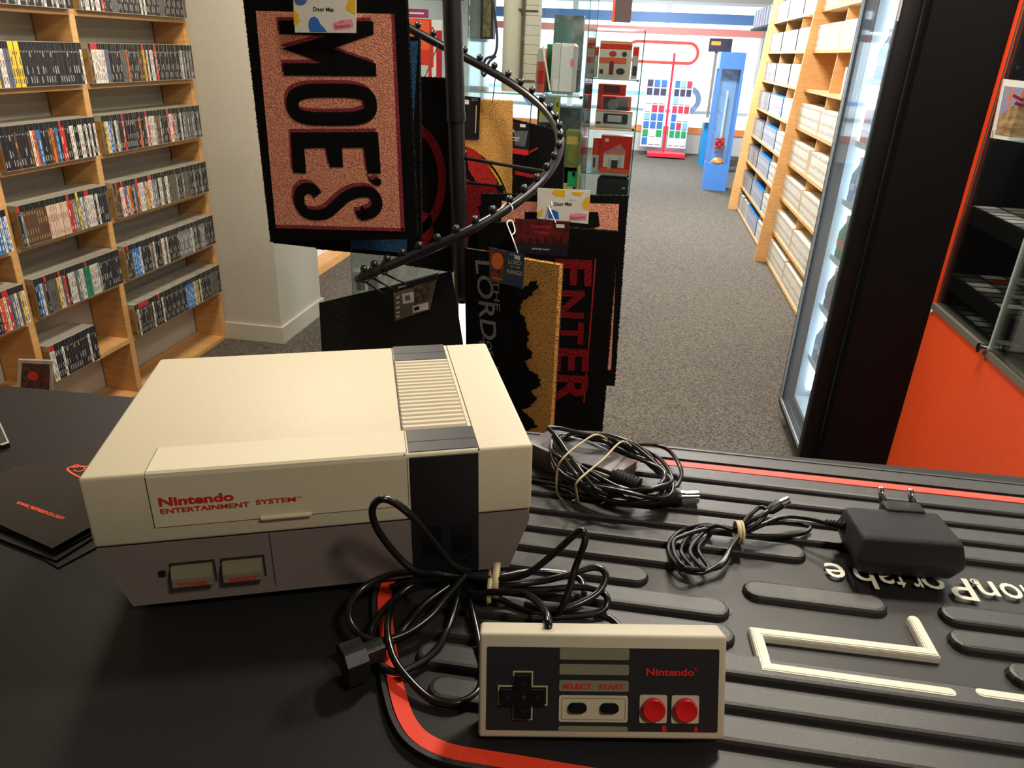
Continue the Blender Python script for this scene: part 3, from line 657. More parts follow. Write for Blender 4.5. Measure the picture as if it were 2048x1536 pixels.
# ------------------------------------------------------------------ left game shelving
SX, SXB, CFX = -1.98, -2.125, -1.952      # post front, shelf back, spine plane
ROWZ = [.262,.502,.745,.986,1.228,1.465]
POST = [1.385, 2.075, 2.55, 3.24]
for bi,(ya,yb,lab) in enumerate(((2.55,3.24,'tall beech game shelf unit against the wall stub, right-hand of the row'),(2.075,2.55,'tall narrow beech game shelf unit, middle of the row on the left wall'),(1.385,2.075,'tall beech game shelf unit at the left edge of the view'))):
    t = thing('shelf_unit', ((SX+SXB)/2,(ya+yb)/2,0), lab, 'shelf', 'beech game shelves on the left wall')
    for yy in ((ya,yb) if bi == 0 else (ya,)):
        build('side_panel', MB().rbox((SXB,yy-.015,0),(SX,yy+.015,2.05),.002,seg=1), M_wood, t)
    for z in [.02]+ROWZ+[1.71,1.95]:
        build('shelf_board', MB().box((SXB,ya+.015,z-.018),(SX+.004,yb-.015,z)), M_wood, t)
    build('back_lip', MB().box((SXB,ya+.015,0),(SXB+.012,yb-.015,.03)), M_wood, t)
# game cases
CWD, CHT, CDP = .0112, .1345, .125
M_tray = mat('clear case plastic', (178,173,156), .3, col2=(150,147,134), noise_scale=30, spec=.5)
M_trayb = mat('blue case plastic', (30,110,180), .3)
M_trayw = mat('white case plastic', (222,214,190), .4)
spine_cols = {'k':(34,32,36),'w':(224,220,208),'g':(118,120,122),'r':(204,50,44),'o':(232,110,50),'y':(226,190,60),'b':(40,120,196),'c':(222,190,166),'n':(90,62,42),'t':(30,140,104),'p':(96,98,120),'u':(96,92,88)}
head_cols = {'k':(26,26,30),'r':(200,36,44),'y':(228,206,40),'g':(120,120,118)}
art_cols = [(40,34,32),(70,60,50),(110,40,36),(30,36,52)]
rc = random.Random(5)
def case_mesh(code, head, wd=CWD, ht=CHT, dp=CDP, tray=None, var=0, side=1):
    """origin at the near bottom of the spine; the case runs back along -x*side and along +y"""
    b = MB(); s_ = side
    b.box((0 if s_<0 else -dp,.0004,0),(dp if s_<0 else 0,wd-.0004,ht))
    e = .0003*s_
    def fp_(z0,z1,mi,y0=.0007,y1=None,ex=1):
        y1 = wd-.0007 if y1 is None else y1
        vs = [(e*ex,y0,z0),(e*ex,y1,z0),(e*ex,y1,z1),(e*ex,y0,z1)]
        b.add(vs, [(0,1,2,3) if s_>0 else (3,2,1,0)], mi)
    fp_(.002, ht*.84, 1); fp_(ht*.84, ht-.001, 2)
    r = random.Random(hash((code,head,var)) & 0xffff if False else sum(map(ord,code+head))*31+var)
    z = .012
    while z < ht*.78:
        l = r.uniform(.006,.03); 
        if r.random() < .75: fp_(z, min(z+l,ht*.8), 3, wd*r.uniform(.3,.4), wd*r.uniform(.55,.7), 1.8)
        z += l + r.uniform(.004,.012)
    # cover art on the flat side facing the counter
    b.add([(-.006*s_,.0001,.004),(-(dp-.006)*s_,.0001,.004),(-(dp-.006)*s_,.0001,ht-.02),(-.006*s_,.0001,ht-.02)], [(0,1,2,3)], 4)
    b.add([(-.03*s_,-.0002,.03),(-.08*s_,-.0002,.02),(-.09*s_,-.0002,.07),(-.04*s_,-.0002,.08)], [(0,1,2,3)], 3)
    me = bpy.data.meshes.new('game_case'); me.from_pydata([tuple(v) for v in b.v], [], b.f)
    mk = {'k':(176,172,166),'w':(120,60,56),'g':(214,212,206),'r':(236,220,210),'b':(226,232,238),'c':(150,110,90),'n':(196,150,90)}.get(code,(60,58,60))
    for q in (tray or M_tray, mat('spine '+code, spine_cols[code], .35, spec=.5), mat('spine header '+head, head_cols[head], .35), mat('spine title %d_%d_%d'%mk, mk, .4), mat('cover art %d'%(var%4), art_cols[var%4], .3, col2=(150,120,70), noise_scale=28, split=.62)):
        me.materials.append(q)
    me.polygons.foreach_set('material_index', b.m); me.update(); return me
NAMES = {'k':'black','w':'white','g':'grey','r':'red','o':'orange','y':'yellow','b':'blue','c':'cream','n':'brown','t':'green','p':'slate blue','u':'dark grey'}
HN = {'k':'','r':' with red header','y':' with yellow header','g':''}
# spine colours from near to far along each row; a capital adds a red header, ' adds a yellow header
def expand(s):
    out = []; i = 0
    while i < len(s):
        c = s[i]; n = ''; i += 1
        while i < len(s) and s[i].isdigit(): n += s[i]; i += 1
        h = 'r' if c.isupper() else 'k'
        if i < len(s) and s[i] == "'": h = 'y'; i += 1
        out += [(c.lower(), h)]*int(n or 1)
    return out
RB = {5:'gkW2kwkw2krk4u3k12wkwk8u3k12', 4:'nW3w3p2k6u3ok5n3Ynwkw2kRk9k5gw', 3:'nywbgkwgk2Rk7kok2nWrw3gn2gkk3Rw2rg2kkw', 2:'nNnwWrbyrkguRw3gyrW2g3kw2ukw2nu4gknkgu4', 1:'nKkub4wk5gnwk3nw2nwk7g9wgkgkkg4kk4kk5', 0:'nwK6nkwk3Kkwk12k3b5gwgykwk7u5k4'}
LBY = {5:'gwwwkwgkwkrkkgkkgwkkgkkgkkgwkkgkwkkgkkkg', 4:"RwwwYpw2p2y'y'y'y'k24w", 3:'k5nk4nwopbk3nonbkRrk2w2k2w2kwkwkw2', 2:"Kgn9c9Rrg2y'gwgWWw2kwk", 1:'kbwuKu4yWurkw3pgwwtTtw4gk5kk', 0:'WWkk2wkk10wk6'}
B0Y = {5:'kwgkrkgwkkgkkkwkgkkkkwkkkgkk', 4:'kkwgkkwkkrkkwgkkkwkkkgkkwkkk', 3:'wkkgkkwkkrkkwkkgkkkwkkkkgkkk', 2:'kwkkkgkkwkkkrkgwkbwkkkwkkbbbwbw', 1:'kwkkkgkkwkkkrkgwkbwkkkwkkkkkroWRpgwpyw', 0:''}
bays = [('right-hand', 2.566, 3.224, RB, None), ('middle', 2.092, 2.534, LBY, {0:2.335}), ('left-hand', 1.60, 2.058, B0Y, None)]
RN = {5:'top',4:'second',3:'third',2:'fourth',1:'fifth',0:'lowest'}
items = []
for bn, ya, yb, spec_, lim in bays:
    for r_, s_ in spec_.items():
        if not s_: continue
        seq = expand(s_); y = ya; k = 0
        ye = (lim or {}).get(r_, yb); n = int((ye-ya)/CWD)
        if bn == 'left-hand': seq = ([('k','k')]*60+seq)[-n:]
        while len(seq) < n: seq.append(rc.choice([('k','k'),('k','k'),('u','k'),('g','k')]))
        for k in range(n):
            c, h = seq[k]; z = ROWZ[r_]; 
            p = V((CFX+rc.uniform(-.001,.001), ya+k*CWD, z)); q = p-CAM
            dx = q.dot(CR)/q.dot(CF)*F+1024; dy = q.dot(CD)/q.dot(CF)*F+768
            if dx < -12 or dy < -5 or dy > 860: continue
            items.append((q.length, bn, r_, k, c, h, p))
items.sort(key=lambda i: i[0])
cm = {}; protos = {}
_O = 'zeroth first second third fourth fifth sixth seventh eighth ninth tenth eleventh twelfth thirteenth fourteenth fifteenth sixteenth seventeenth eighteenth nineteenth'.split()
def ordw(n):
    if n < 20: return _O[n]
    t_, u_ = divmod(n, 10); tens = ['','','twent','thirt','fort','fift','sixt','sevent','eight','ninet']
    return (tens[t_]+'ieth') if u_ == 0 else tens[t_]+'y-'+_O[u_]
cnt = {}
for it in sorted(items[:300], key=lambda i: (i[1], i[2], i[3])):
    _, bn, r_, k, c, h, p = it
    var = rc.randrange(3); key = (c,h,var)
    if key not in protos:
        me = case_mesh(c,h,var=var); o = bpy.data.objects.new('game_case', me); protos[key] = o; 
    else: o = protos[key].copy()
    COL.objects.link(o); o.location = p
    cnt[(bn,r_)] = cnt.get((bn,r_),0)+1
    tag(o, f'{NAMES[c]}-spined game case, {ordw(cnt[(bn,r_)])} from left, {RN[r_]} row, {bn} game shelf', 'game case', 'dark game cases on the left wall shelves')
mb = MB(); mats_ = []; mi = {}
for it in items[300:]:
    _, bn, r_, k, c, h, p = it
    key = (c,h,k%3)
    if key not in cm: cm[key] = case_mesh(c,h,var=k%3)
    me = cm[key]; idx = []
    for q in me.materials:
        if q.name not in mi: mi[q.name] = len(mats_); mats_.append(q)
        idx.append(mi[q.name])
    b_ = len(mb.v); mb.v += [V(v.co)+p for v in me.vertices]
    for pl_ in me.polygons: mb.f.append(tuple(b_+i for i in pl_.vertices)); mb.m.append(idx[pl_.material_index])
if mb.v: tag(build('game_cases', mb, mats_), 'the remaining dark game cases filling the farther part of the left wall shelves', 'game cases', kind='stuff')
# case shown face out on the lowest level at the left
ff_ = vplane(-1.86, 2.05, 28)
ca = [ff_.px(*p) for p in ((33,790),(105,796),(105,722),(36,720))]
t = thing('game_case', ff_.w(*ca[0]), 'game case with dark red picture cover standing face out at the lower left', 'game case')
z_0 = ff_.w(*ca[0]).z
build('case', MB().prism(ca,-.012,0,ff_), M_tray, t); 
ci = [(a[0]*.9+b_[0]*.1, a[1]) for a,b_ in ((ca[0],ca[1]),(ca[1],ca[0]),(ca[2],ca[3]),(ca[3],ca[2]))]
build('cover', MB().prism([(u,v-(.012 if v>ca[0][1]+.05 else 0)) for u,v in ci],0,.0006,ff_), mat('dark red cover art',(96,50,44),.35,col2=(46,38,34),noise_scale=60), t)
build('title', MB().prism(circ((ca[0][0]+ca[1][0])/2+.01,(ca[0][1]+ca[2][1])/2+.008,.016,16),.0006,.001,ff_), mat('red cover spot',(190,50,44),.4), t)
# beech shelf further along beyond the wall stub
t = thing('shelf_unit', (-2.1,4.45,0), 'beech shelf end seen low down beyond the wall stub', 'shelf')
build('side_panel', MB().box((-2.125,4.03,0),(-2.0,4.06,2.05)), M_wood, t)
build('base_board', MB().box((-2.125,4.06,0),(-1.99,5.09,.05)), M_wood, t)
build('back_panel', MB().box((-2.128,4.06,.05),(-2.116,5.09,2.0)), M_wallw, t)
for z in (.30,.55,.80): build('shelf_board', MB().box((-2.116,4.06,z-.018),(-2.0,5.09,z)), M_wood, t)
# ------------------------------------------------------------------ right shelving with white cases
RX = lambda z: .945+.062*z
RC = lambda z: 1.03+.040*z
RZ = [.03,.25,.50,.742,.99,1.235,1.48,1.73,1.97]
def slant(mbx, ya, yb, z0, z1, fx, off=0, xb=1.42):
    vs = [(fx(z0)+off,ya,z0),(xb,ya,z0),(xb,yb,z0),(fx(z0)+off,yb,z0),(fx(z1)+off,ya,z1),(xb,ya,z1),(xb,yb,z1),(fx(z1)+off,yb,z1)]
    return mbx.add(vs, [(0,3,2,1),(4,5,6,7),(0,1,5,4),(1,2,6,5),(2,3,7,6),(3,0,4,7)])
M_trayd = mat('dark case plastic', (70,70,76), .35)
witems = []
for bi,(ya,yb,lab) in enumerate(((3.66,5.81,'tall beech shelf unit with slanted sides beside the drinks fridge, full of white cases'),(5.81,7.95,'tall beech shelf unit with slanted sides on the right, the one farther from the counter'))):
    t = thing('shelf_unit', (1.2,(ya+yb)/2,0), lab, 'shelf', 'beech shelves along the right of the aisle')
    build('side_panel', slant(MB(), yb-.015, yb+.015, 0, 2.2, RX), M_wood, t)
    if bi == 0: build('side_panel', slant(MB(), ya-.015, ya+.015, 0, 2.2, RX), M_wood, t)
    for z in RZ:
        build('shelf_board', slant(MB(), ya+.016, yb-.016, z-.02, z, RC, -.004), M_wood, t)
        for j in (1,2):
            yy = ya+(yb-ya)*j/3
            build('divider', slant(MB(), yy-.008, yy+.008, z, min(z+.225,2.2), RC, .010), M_wood, t)
    build('back_panel', MB().box((1.42,ya,0),(1.43,yb,2.2)), M_wood, t)
    for r_, z in enumerate(RZ[:8]):
        for j in range(3):
            y0_, y1_ = ya+(yb-ya)*j/3+.022, ya+(yb-ya)*(j+1)/3-.022
            if bi == 0 and r_ == 5: 
                if j == 2: continue
                y1_ = y0_+.35
            if bi == 0 and j == 2 and r_ == 3: y0_ += .05
            n = int((y1_-y0_)/.0128)
            for k in range(n):
                if bi == 0: kind = 'w' if rc.random() < .93 else 'c'
                else: kind = {2:'k' if rc.random()<.55 else 'g', 1:'b' if r_ < 5 else 'g', 0:'w'}[j]
                if bi == 1 and r_ == 0 and j == 2: kind = rc.choice('kgwn')
                witems.append((V((RC(z)+.002, y1_-(k+1)*.0128, z)), kind, bi, r_, j, k))
witems.sort(key=lambda i: (i[0]-CAM).length if i[2]==0 else 99)
def sight(p):
    q = p-CAM; return 1024+F*q.dot(CR)/q.dot(CF), 768+F*q.dot(CD)/q.dot(CF)
def vis(i):
    x,y = sight(i[0]+V((0,0,.05))); return y > -8 and x < 1735-.196*max(0,y)+6
witems = [i for i in witems if vis(i)]
wm = {}
def wcase(kind, var):
    key = (kind,var)
    if key in wm: return wm[key]
    code = {'w':'w','c':'c','k':'u','g':'g','b':'p','n':'n'}[kind]
    b = MB().box((0,.0004,0),(.13,.0124,.150)); r = random.Random(var+ord(kind)*7)
    b.add([(-.0004,.0015,.004),(-.0004,.0113,.004),(-.0004,.0113,.146),(-.0004,.0015,.146)], [(3,2,1,0)], 1)
    for z in (.01,.05,.11):
        z += r.uniform(0,.02); l = r.uniform(.006,.022)
        b.add([(-.0008,.004,z),(-.0008,.0088,z),(-.0008,.0088,z+l),(-.0008,.004,z+l)], [(3,2,1,0)], 2)
    me = bpy.data.meshes.new('white_game_case'); me.from_pydata([tuple(v) for v in b.v], [], b.f)
    tr = {'w':M_trayw,'c':M_trayw,'k':M_trayd,'g':M_trayd,'b':M_trayb,'n':M_trayd}[kind]
    sp = {'w':mat('white spine',(236,230,214),.45),'c':mat('cream spine',(226,206,176),.45),'k':mat('grey spine',(128,124,124),.4),'g':mat('light spine',(196,196,200),.4),'b':mat('pale spine',(186,192,206),.4),'n':mat('brown spine',(130,92,70),.4)}[kind]
    tt = mat('spine mark %d'%(var%4), [(196,188,176),(214,170,150),(176,180,190),(214,204,184)][var%4], .5)
    for q in (tr,sp,tt): me.materials.append(q)
    me.polygons.foreach_set('material_index', b.m); me.update(); wm[key] = me; return me
wp = {}; cnt = {}
near = sorted(witems[:300], key=lambda i: (i[3], -i[0].y))
for p, kind, bi, r_, j, k in near:
    key = (kind, rc.randrange(4))
    if key not in wp: o = bpy.data.objects.new('white_game_case', wcase(*key)); wp[key] = o
    else: o = wp[key].copy()
    COL.objects.link(o); o.location = p
    cnt[r_] = cnt.get(r_,0)+1
    tag(o, f'{"white" if kind=="w" else "cream"} game case, {ordw(cnt[r_])} from the left, {ordw(r_+1)} level up, shelf beside fridge', 'game case', 'white game cases on the shelf beside the fridge')
mb = MB(); mats_ = []; mi = {}
for p, kind, bi, r_, j, k in witems[300:]:
    me = wcase(kind, (k*7+r_)%4); idx = []
    for q in me.materials:
        if q.name not in mi: mi[q.name] = len(mats_); mats_.append(q)
        idx.append(mi[q.name])
    b_ = len(mb.v); mb.v += [V(v.co)+p for v in me.vertices]
    for pl_ in me.polygons: mb.f.append(tuple(b_+i for i in pl_.vertices)); mb.m.append(idx[pl_.material_index])
tag(build('white_game_cases', mb, mats_), 'the remaining white, grey and blue game cases on the right-hand shelves', 'game cases', kind='stuff')
# ------------------------------------------------------------------ spiral display stand
PC = V((-.52,2.1,0)); HR = .30
def hel(phi):
    a = math.radians(phi); z = 1.155 + (.00225 if phi > 0 else .0026)*phi
    return V((PC.x+HR*math.cos(a), PC.y+HR*math.sin(a), z))
t = thing('spiral_display_stand', (PC.x,PC.y,0), 'black spiral display stand with ball-tipped tube carrying the door mats', 'display stand')
pt, pb = at(904,0,1,2.1), at(921,500,1,2.1)
dirp = (pt-pb).normalized(); 
bot = pb - dirp*(pb.z/dirp.z); top = pb + dirp*((2.2-pb.z)/dirp.z)
mid = at(912,235,1,2.1)
build('pole', MB().cyl(bot+V((0,0,.02)),mid,.0225,24).cyl(mid,top,.0255,24).cyl(mid-dirp*.01,mid+dirp*.012,.0265,24), M_metal, t, sm='auto')
build('base_plate', MB().lathe(bot,(0,0,1),[(.26,0),(.26,.008),(.05,.02)],32), M_metal, t)
build('spiral_tube', MB().tube([hel(p) for p in range(-134,450,4)], .0125, 14), M_metal, t, sm='auto')
ep = hel(-134); build('end_cap', MB().sphere(ep,.0125), M_blkpl, t, sm=True)
for ph in range(-128,128,9):
    p = hel(ph); bs = MB().cyl(p+V((0,0,.010)),p+V((0,0,.016)),.003,8).sphere(p+V((0,0,.021)),.0105)
    build('ball_stop', bs, M_metal, t, sm=True)
s1_ = hel(-18); q_ = V((pb.x,PC.y,s1_.z+.01)); build('strut', MB().cyl(q_,s1_,.0048,12), M_metal, t)
build('strut', MB().cyl(V((pb.x,PC.y,hel(160).z)),hel(160),.0048,12), M_metal, t)
for ph in (-127,-120,-112):       # cable-tie loops holding the rubber mat
    p = hel(ph); rg = [p + V((math.cos(math.radians(ph))*.018*math.cos(a), math.sin(math.radians(ph))*.018*math.cos(a), .018*math.sin(a))) for a in [2*math.pi*i/20 for i in range(20)]]
    tag(build('hanging_loop', MB().tube(rg,.0022,6,closed=True).tube([p+V((0,0,-.017)),at({-127:770,-120:796,-112:826}[ph],{-127:590,-120:584,-112:574}[ph],1,1.850)],.003,6), M_blkpl, sm=True), {-127:'black hanging loop nearest the free end of the spiral tube',-120:'black hanging loop in the middle of three near the spiral end',-112:'black hanging loop nearest the pole of the three near the spiral end'}[ph], 'loop', 'loops holding the black rubber mat')
# ------------------------------------------------------------------ door mats
def coir(name, col, col2): return mat(name, col, .95, col2=col2, noise_scale=330, bump=2.0, bump_scale=330, spec=.1, split=.44)
K_blk = coir('black coir', (18,16,16), (8,8,8)); K_pink = coir('pink coir', (246,172,142), (176,92,74)); K_tan = coir('tan coir', (232,176,98), (140,88,38))
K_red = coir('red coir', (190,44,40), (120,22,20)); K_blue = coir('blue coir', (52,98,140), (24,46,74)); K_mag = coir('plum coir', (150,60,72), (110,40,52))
K_yel = coir('yellow coir', (206,190,40), (130,120,20)); K_gry = coir('grey coir', (150,150,156), (96,96,100)); K_dred = coir('dark red coir', (138,24,32), (70,10,14))
M_back = mat('rubber mat backing', (22,22,22), .8)
def fringe(mbx, fr, poly, n, ln=.004, seed=1, mi=0):
    r = random.Random(seed); k = len(poly); L_ = [math.dist(poly[i], poly[(i+1)%k]) for i in range(k)]; T = sum(L_)
    cx_ = sum(p[0] for p in poly)/k; cy_ = sum(p[1] for p in poly)/k
    for _ in range(n):
        d = r.uniform(0,T); i = 0
        while d > L_[i]: d -= L_[i]; i += 1
        a, b = poly[i], poly[(i+1)%k]; f_ = d/L_[i]; x, y = a[0]+(b[0]-a[0])*f_, a[1]+(b[1]-a[1])*f_
        tx, ty = (b[0]-a[0])/L_[i], (b[1]-a[1])/L_[i]; nx, ny = ty, -tx
        if (x-cx_)*nx+(y-cy_)*ny < 0: nx, ny = -nx, -ny
        l = ln*r.uniform(.3,1.1); w_ = .0012; z = r.uniform(-.012,.0); sx_ = r.uniform(-.5,.5)*l
        mbx.add([fr.w(x-tx*w_,y-ty*w_,z),fr.w(x+tx*w_,y+ty*w_,z),fr.w(x+nx*l+tx*sx_,y+ny*l+ty*sx_,z+r.uniform(-.002,.002))],[(0,1,2)],mi)
def fuzz(mbx, fr, poly, n, h=.0022, seed=2, mi=0):     # short upright fibres over a convex polygon
    r = random.Random(seed); xs_ = [p[0] for p in poly]; ys_ = [p[1] for p in poly]; k = len(poly)
    def inside(x,y):
        c = False
        for i in range(k):
            (x1,y1),(x2,y2) = poly[i], poly[(i+1)%k]
            if (y1>y) != (y2>y) and x < (x2-x1)*(y-y1)/(y2-y1)+x1: c = not c
        return c
    for _ in range(n):
        x, y = r.uniform(min(xs_),max(xs_)), r.uniform(min(ys_),max(ys_))
        if not inside(x,y): continue
        a = r.uniform(0,6.28); w_ = .0008; hx, hy = r.uniform(-1,1)*h, r.uniform(-1,1)*h
        mbx.add([fr.w(x-math.cos(a)*w_,y-math.sin(a)*w_,0),fr.w(x+math.cos(a)*w_,y+math.sin(a)*w_,0),fr.w(x+hx,y+hy,h*r.uniform(.5,1))],[(0,1,2)],mi)
MATS = {}
def doormat(label, fr, corners, top, fib=900, seed=1, group='door mats on the spiral stand', extra=None):
    pl_ = [fr.px(*c) for c in corners]
    zc = min(fr.w(*p).z for p in pl_); cxx = sum((fr.w(*p) for p in pl_), V((0,0,0)))/len(pl_)
    t_ = thing('door_mat', (cxx.x,cxx.y,zc), label, 'door mat', group)
    build('backing', MB().prism(pl_,-.016,-.012,fr), M_back, t_)
    b = MB().prism(pl_,-.012,0,fr); fringe(b,fr,pl_,fib,seed=seed); fuzz(b,fr,pl_,fib,seed=seed)
    pile = build('pile', b, top, t_); return t_, pile, pl_
def insetpx(fr, pts): return [fr.px(*p) for p in pts]
# 1: pink and black mat with big lettering
f1 = vplane(0,1.92)
t1, p1, pl1 = doormat('pink door mat with black border and large black letters, hanging at the left', f1, ((485,-10),(812,-10),(834,477),(541,484)), K_blk, 2600)
fld = insetpx(f1, ((512,22),(787,28),(808,462),(552,455)))
b = MB().prism(fld,.0,.0012,f1); f1b = Fr(f1.w(0,0,.0012),f1.ex,f1.ey,f1.ez); fuzz(b,f1b,fld,9000,.002,5); fringe(b,f1b,fld,500,.0025,7); fieldo = build('field', b, K_pink, t1)
# plum shadow edges of the design: right and bottom of the field, left/top of letters
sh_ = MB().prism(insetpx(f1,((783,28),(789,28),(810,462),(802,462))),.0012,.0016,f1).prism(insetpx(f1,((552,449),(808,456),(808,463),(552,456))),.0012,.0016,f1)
def c3(cx_,cy_): return (480+cx_/3.657, cy_/3.657)
def c4(cx_,cy_): return (480+cx_/4.517, 380+cy_/4.517)
letters = []
Mp = [c3(*p) for p in ((285,150),(975,155),(978,250),(680,355),(995,465),(1000,558),(325,552),(318,462),(615,462),(310,355),(640,262),(292,250))]
Ep = [c3(*p) for p in ((375,968),(1010,965),(1032,1268),(935,1268),(912,1080),(748,1080),(756,1222),(660,1222),(632,1082),(472,1085),(485,1268),(392,1262))]
Oo = rrect(0,0,1,1,.0)
letters.append(Mp); letters.append(Ep)
def poly_letters(off, n0, n1, mb_):
    for Lp in letters: mb_.prism([f1.px(x+off[0],y+off[1]) for x,y in Lp], n0, n1, f1)
    # O : ring
    k = 40; ring = []
    for i in range(k):
        a = 2*math.pi*i/k; ca_, sa_ = math.cos(a), math.sin(a)
        sx1 = 285*math.copysign(abs(ca_)**.55,ca_); sy1 = 104*math.copysign(abs(sa_)**.7,sa_)
        ring.append(f1.px(*[v+o_ for v,o_ in zip(c3(672+sx1+ (sy1*.05), 766+sy1), off)]))
    mb_.ribbon(ring, .0335, n0, n1, f1, closed=True)
    # S
    sp = [c4(*p) for p in ((705,45),(660,-5),(590,-15),(540,40),(548,140),(600,205),(690,225),(790,205),(870,140),(960,60),(1060,20),(1170,20),(1230,70),(1240,140),(1200,195),(1110,225),(1098,185))]
    sp = [(v_.x,v_.y) for v_ in smooth([(x,y,0) for x,y in sp],4)]
    mb_.ribbon([f1.px(x+off[0],y+off[1]) for x,y in sp], .0290, n0, n1, f1)
    ap = [c3(*p) for p in ((940,1290),(965,1318),(1000,1300),(1030,1310),(1035,1345),(1010,1362),(975,1345),(945,1312))]
    mb_.prism([f1.px(x+off[0],y+off[1]) for x,y in ap], n0, n1, f1)
    return mb_
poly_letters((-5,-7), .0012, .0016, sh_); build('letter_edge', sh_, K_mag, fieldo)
lm_ = poly_letters((0,0), .0012, .0028, MB()); 
build('lettering', lm_, K_blk, fieldo)
# 2/3: mats behind it
doormat('plain black door mat directly behind the pink mat at the left', vplane(0,1.955), ((494,0),(700,0),(700,503),(547,486)), K_blk, 500, 3)
f3 = vplane(0,2.02)
t3, p3, pl3 = doormat('blue door mat with black border, mostly hidden behind the pink mat', f3, ((610,66),(838,74),(842,518),(632,498)), K_blk, 900, 4)
build('field', MB().prism(insetpx(f3,((620,78),(836,82),(813,506),(640,492))),0,.0012,f3), K_blue, t3)
f4 = vplane(0,2.16)
t4, p4, _ = doormat('black door mat with a dark red ring, left of the stand pole', f4, ((800,152),(893,156),(905,545),(808,530)), K_blk, 500, 5)
arc = [f4.px(808+78*math.cos(a)*.98,360+112*math.sin(a)) for a in [math.radians(v) for v in range(-74,78,8)]]
build('ring', MB().ribbon(arc,.024,0,.0012,f4).prism(insetpx(f4,((838,420),(862,430),(868,470),(846,500),(838,480))),0,.0012,f4), K_dred, t4)
f5 = vplane(0,2.47)
t5, p5, _ = doormat('tan door mat with a black, yellow and red disc, right of the pole', f5, ((872,196),(1024,202),(1022,452),(872,452)), K_tan, 900, 6)
def arcpoly(fr, cx_, cy_, r, x0, yb):
    pts = [(cx_+r*math.cos(a), cy_+r*math.sin(a)*1.12) for a in [math.radians(v) for v in range(-90,10,6)]]
    pts = [p for p in pts if p[0] >= x0]; return insetpx(fr, [(x0,yb)]+[(x0,pts[0][1])]+pts+[(pts[-1][0],yb)])
build('disc', MB().prism(arcpoly(f5,893,428,126,876,448),0,.0010,f5), K_blk, t5)
build('ring', MB().ribbon([f5.px(893+121*math.cos(a),428+133*math.sin(a)) for a in [math.radians(v) for v in range(-80,9,6)]],.0075,.001,.0016,f5), K_yel, t5)
build('red_shape', MB().prism(insetpx(f5,((932,292),(950,300),(972,322),(990,352),(1000,384),(985,380),(960,388),(950,360),(938,340),(934,315))),.001,.0018,f5).prism(insetpx(f5,((925,352),(940,362),(948,392),(930,400))),.001,.0018,f5), K_red, t5)
f7 = vplane(0,2.52)
build('hanging_cord', MB().tube([f5.w(*f5.px(985,204)),hel(78)],.0016,6), M_blkpl, t5)
t7, _, _ = doormat('black door mat with red streaks behind the right side of the spiral', f7, ((1023,238),(1130,264),(1124,400),(1023,398)), K_blk, 400, 7)
build('streak', MB().ribbon(insetpx(f7,((1030,345),(1062,352),(1088,350),(1090,338))),.012,0,.001,f7).ribbon(insetpx(f7,((1046,312),(1064,302),(1076,296))),.006,0,.001,f7).ribbon(insetpx(f7,((1044,372),(1062,378),(1064,386),(1040,390))),.010,0,.001,f7), K_red, t7)
build('hanging_cord', MB().tube([f7.w(*f7.px(1060,250)),hel(52)],.0016,6), M_blkpl, t7)
build('hanging_cord', MB().tube([f4.w(*f4.px(850,154)),hel(112)],.0016,6), M_blkpl, t4)
f9 = vplane(0,2.26)
t9, _, _ = doormat('black door mat with a red jagged figure, beside the pole above the lettered mats', f9, ((915,362),(1006,372),(1004,560),(920,560)), K_blk, 400, 8)
build('red_shape', MB().prism(insetpx(f9,((925,368),(990,374),(1000,392),(975,400),(985,420),(955,412),(962,440),(940,470),(930,520),(925,500))),0,.0012,f9), K_dred, t9)
f8 = vplane(0,2.18)
t8, _, _ = doormat('second pink door mat with black border, rear right of the stand', f8, ((962,388),(1256,392),(1229,772),(962,760)), K_blk, 1200, 9)
fd8 = insetpx(f8,((1003,402),(1238,408),(1222,740),(1000,730))); b = MB().prism(fd8,0,.0012,f8); fuzz(b,Fr(f8.w(0,0,.0012),f8.ex,f8.ey,f8.ez),fd8,4000,.002,11)
fo8 = build('field', b, K_pink, t8); build('lettering', MB().prism(insetpx(f8,((1050,424),(1196,424),(1200,452),(1180,458),(1050,470))),.0012,.0022,f8), K_blk, fo8)
# ENTER mat
f10 = vplane(0,2.0)
t10, _, _ = doormat('black door mat with red capital letters reading downwards, front right', f10, ((956,442),(1237,464),(1204,863),(944,850)), K_blk, 2000, 10)
ln_ = MB().ribbon([f10.px(1191,518),f10.px(1185,600),f10.px(1168,805)],.004,.0,.001,f10)
build('red_line', ln_, K_red, t10)
oL = f10.w(*f10.px(1114,515)); ev_ = (f10.w(*f10.px(1110,800))-oL).normalized()
tf = Fr(oL, ev_, V((-ev_.z,0,ev_.x))*1.0, f10.ez)
tf.ey = f10.ez.cross(tf.ex)
hgt = .094
ew = [('E',.0,.076),('N',.088,.082),('T',.182,.066),('E',.262,.072),('R',.346,.092)]
em = MB()
for ch,xo,wd_ in ew: text_mb(ch, tf, xo+.004, 0, hgt*(1.0 if ch in 'ER' else .82), width=wd_, bold=.03, depth=.0016, mb=em) if True else None
build('lettering', em, K_dred, t10)
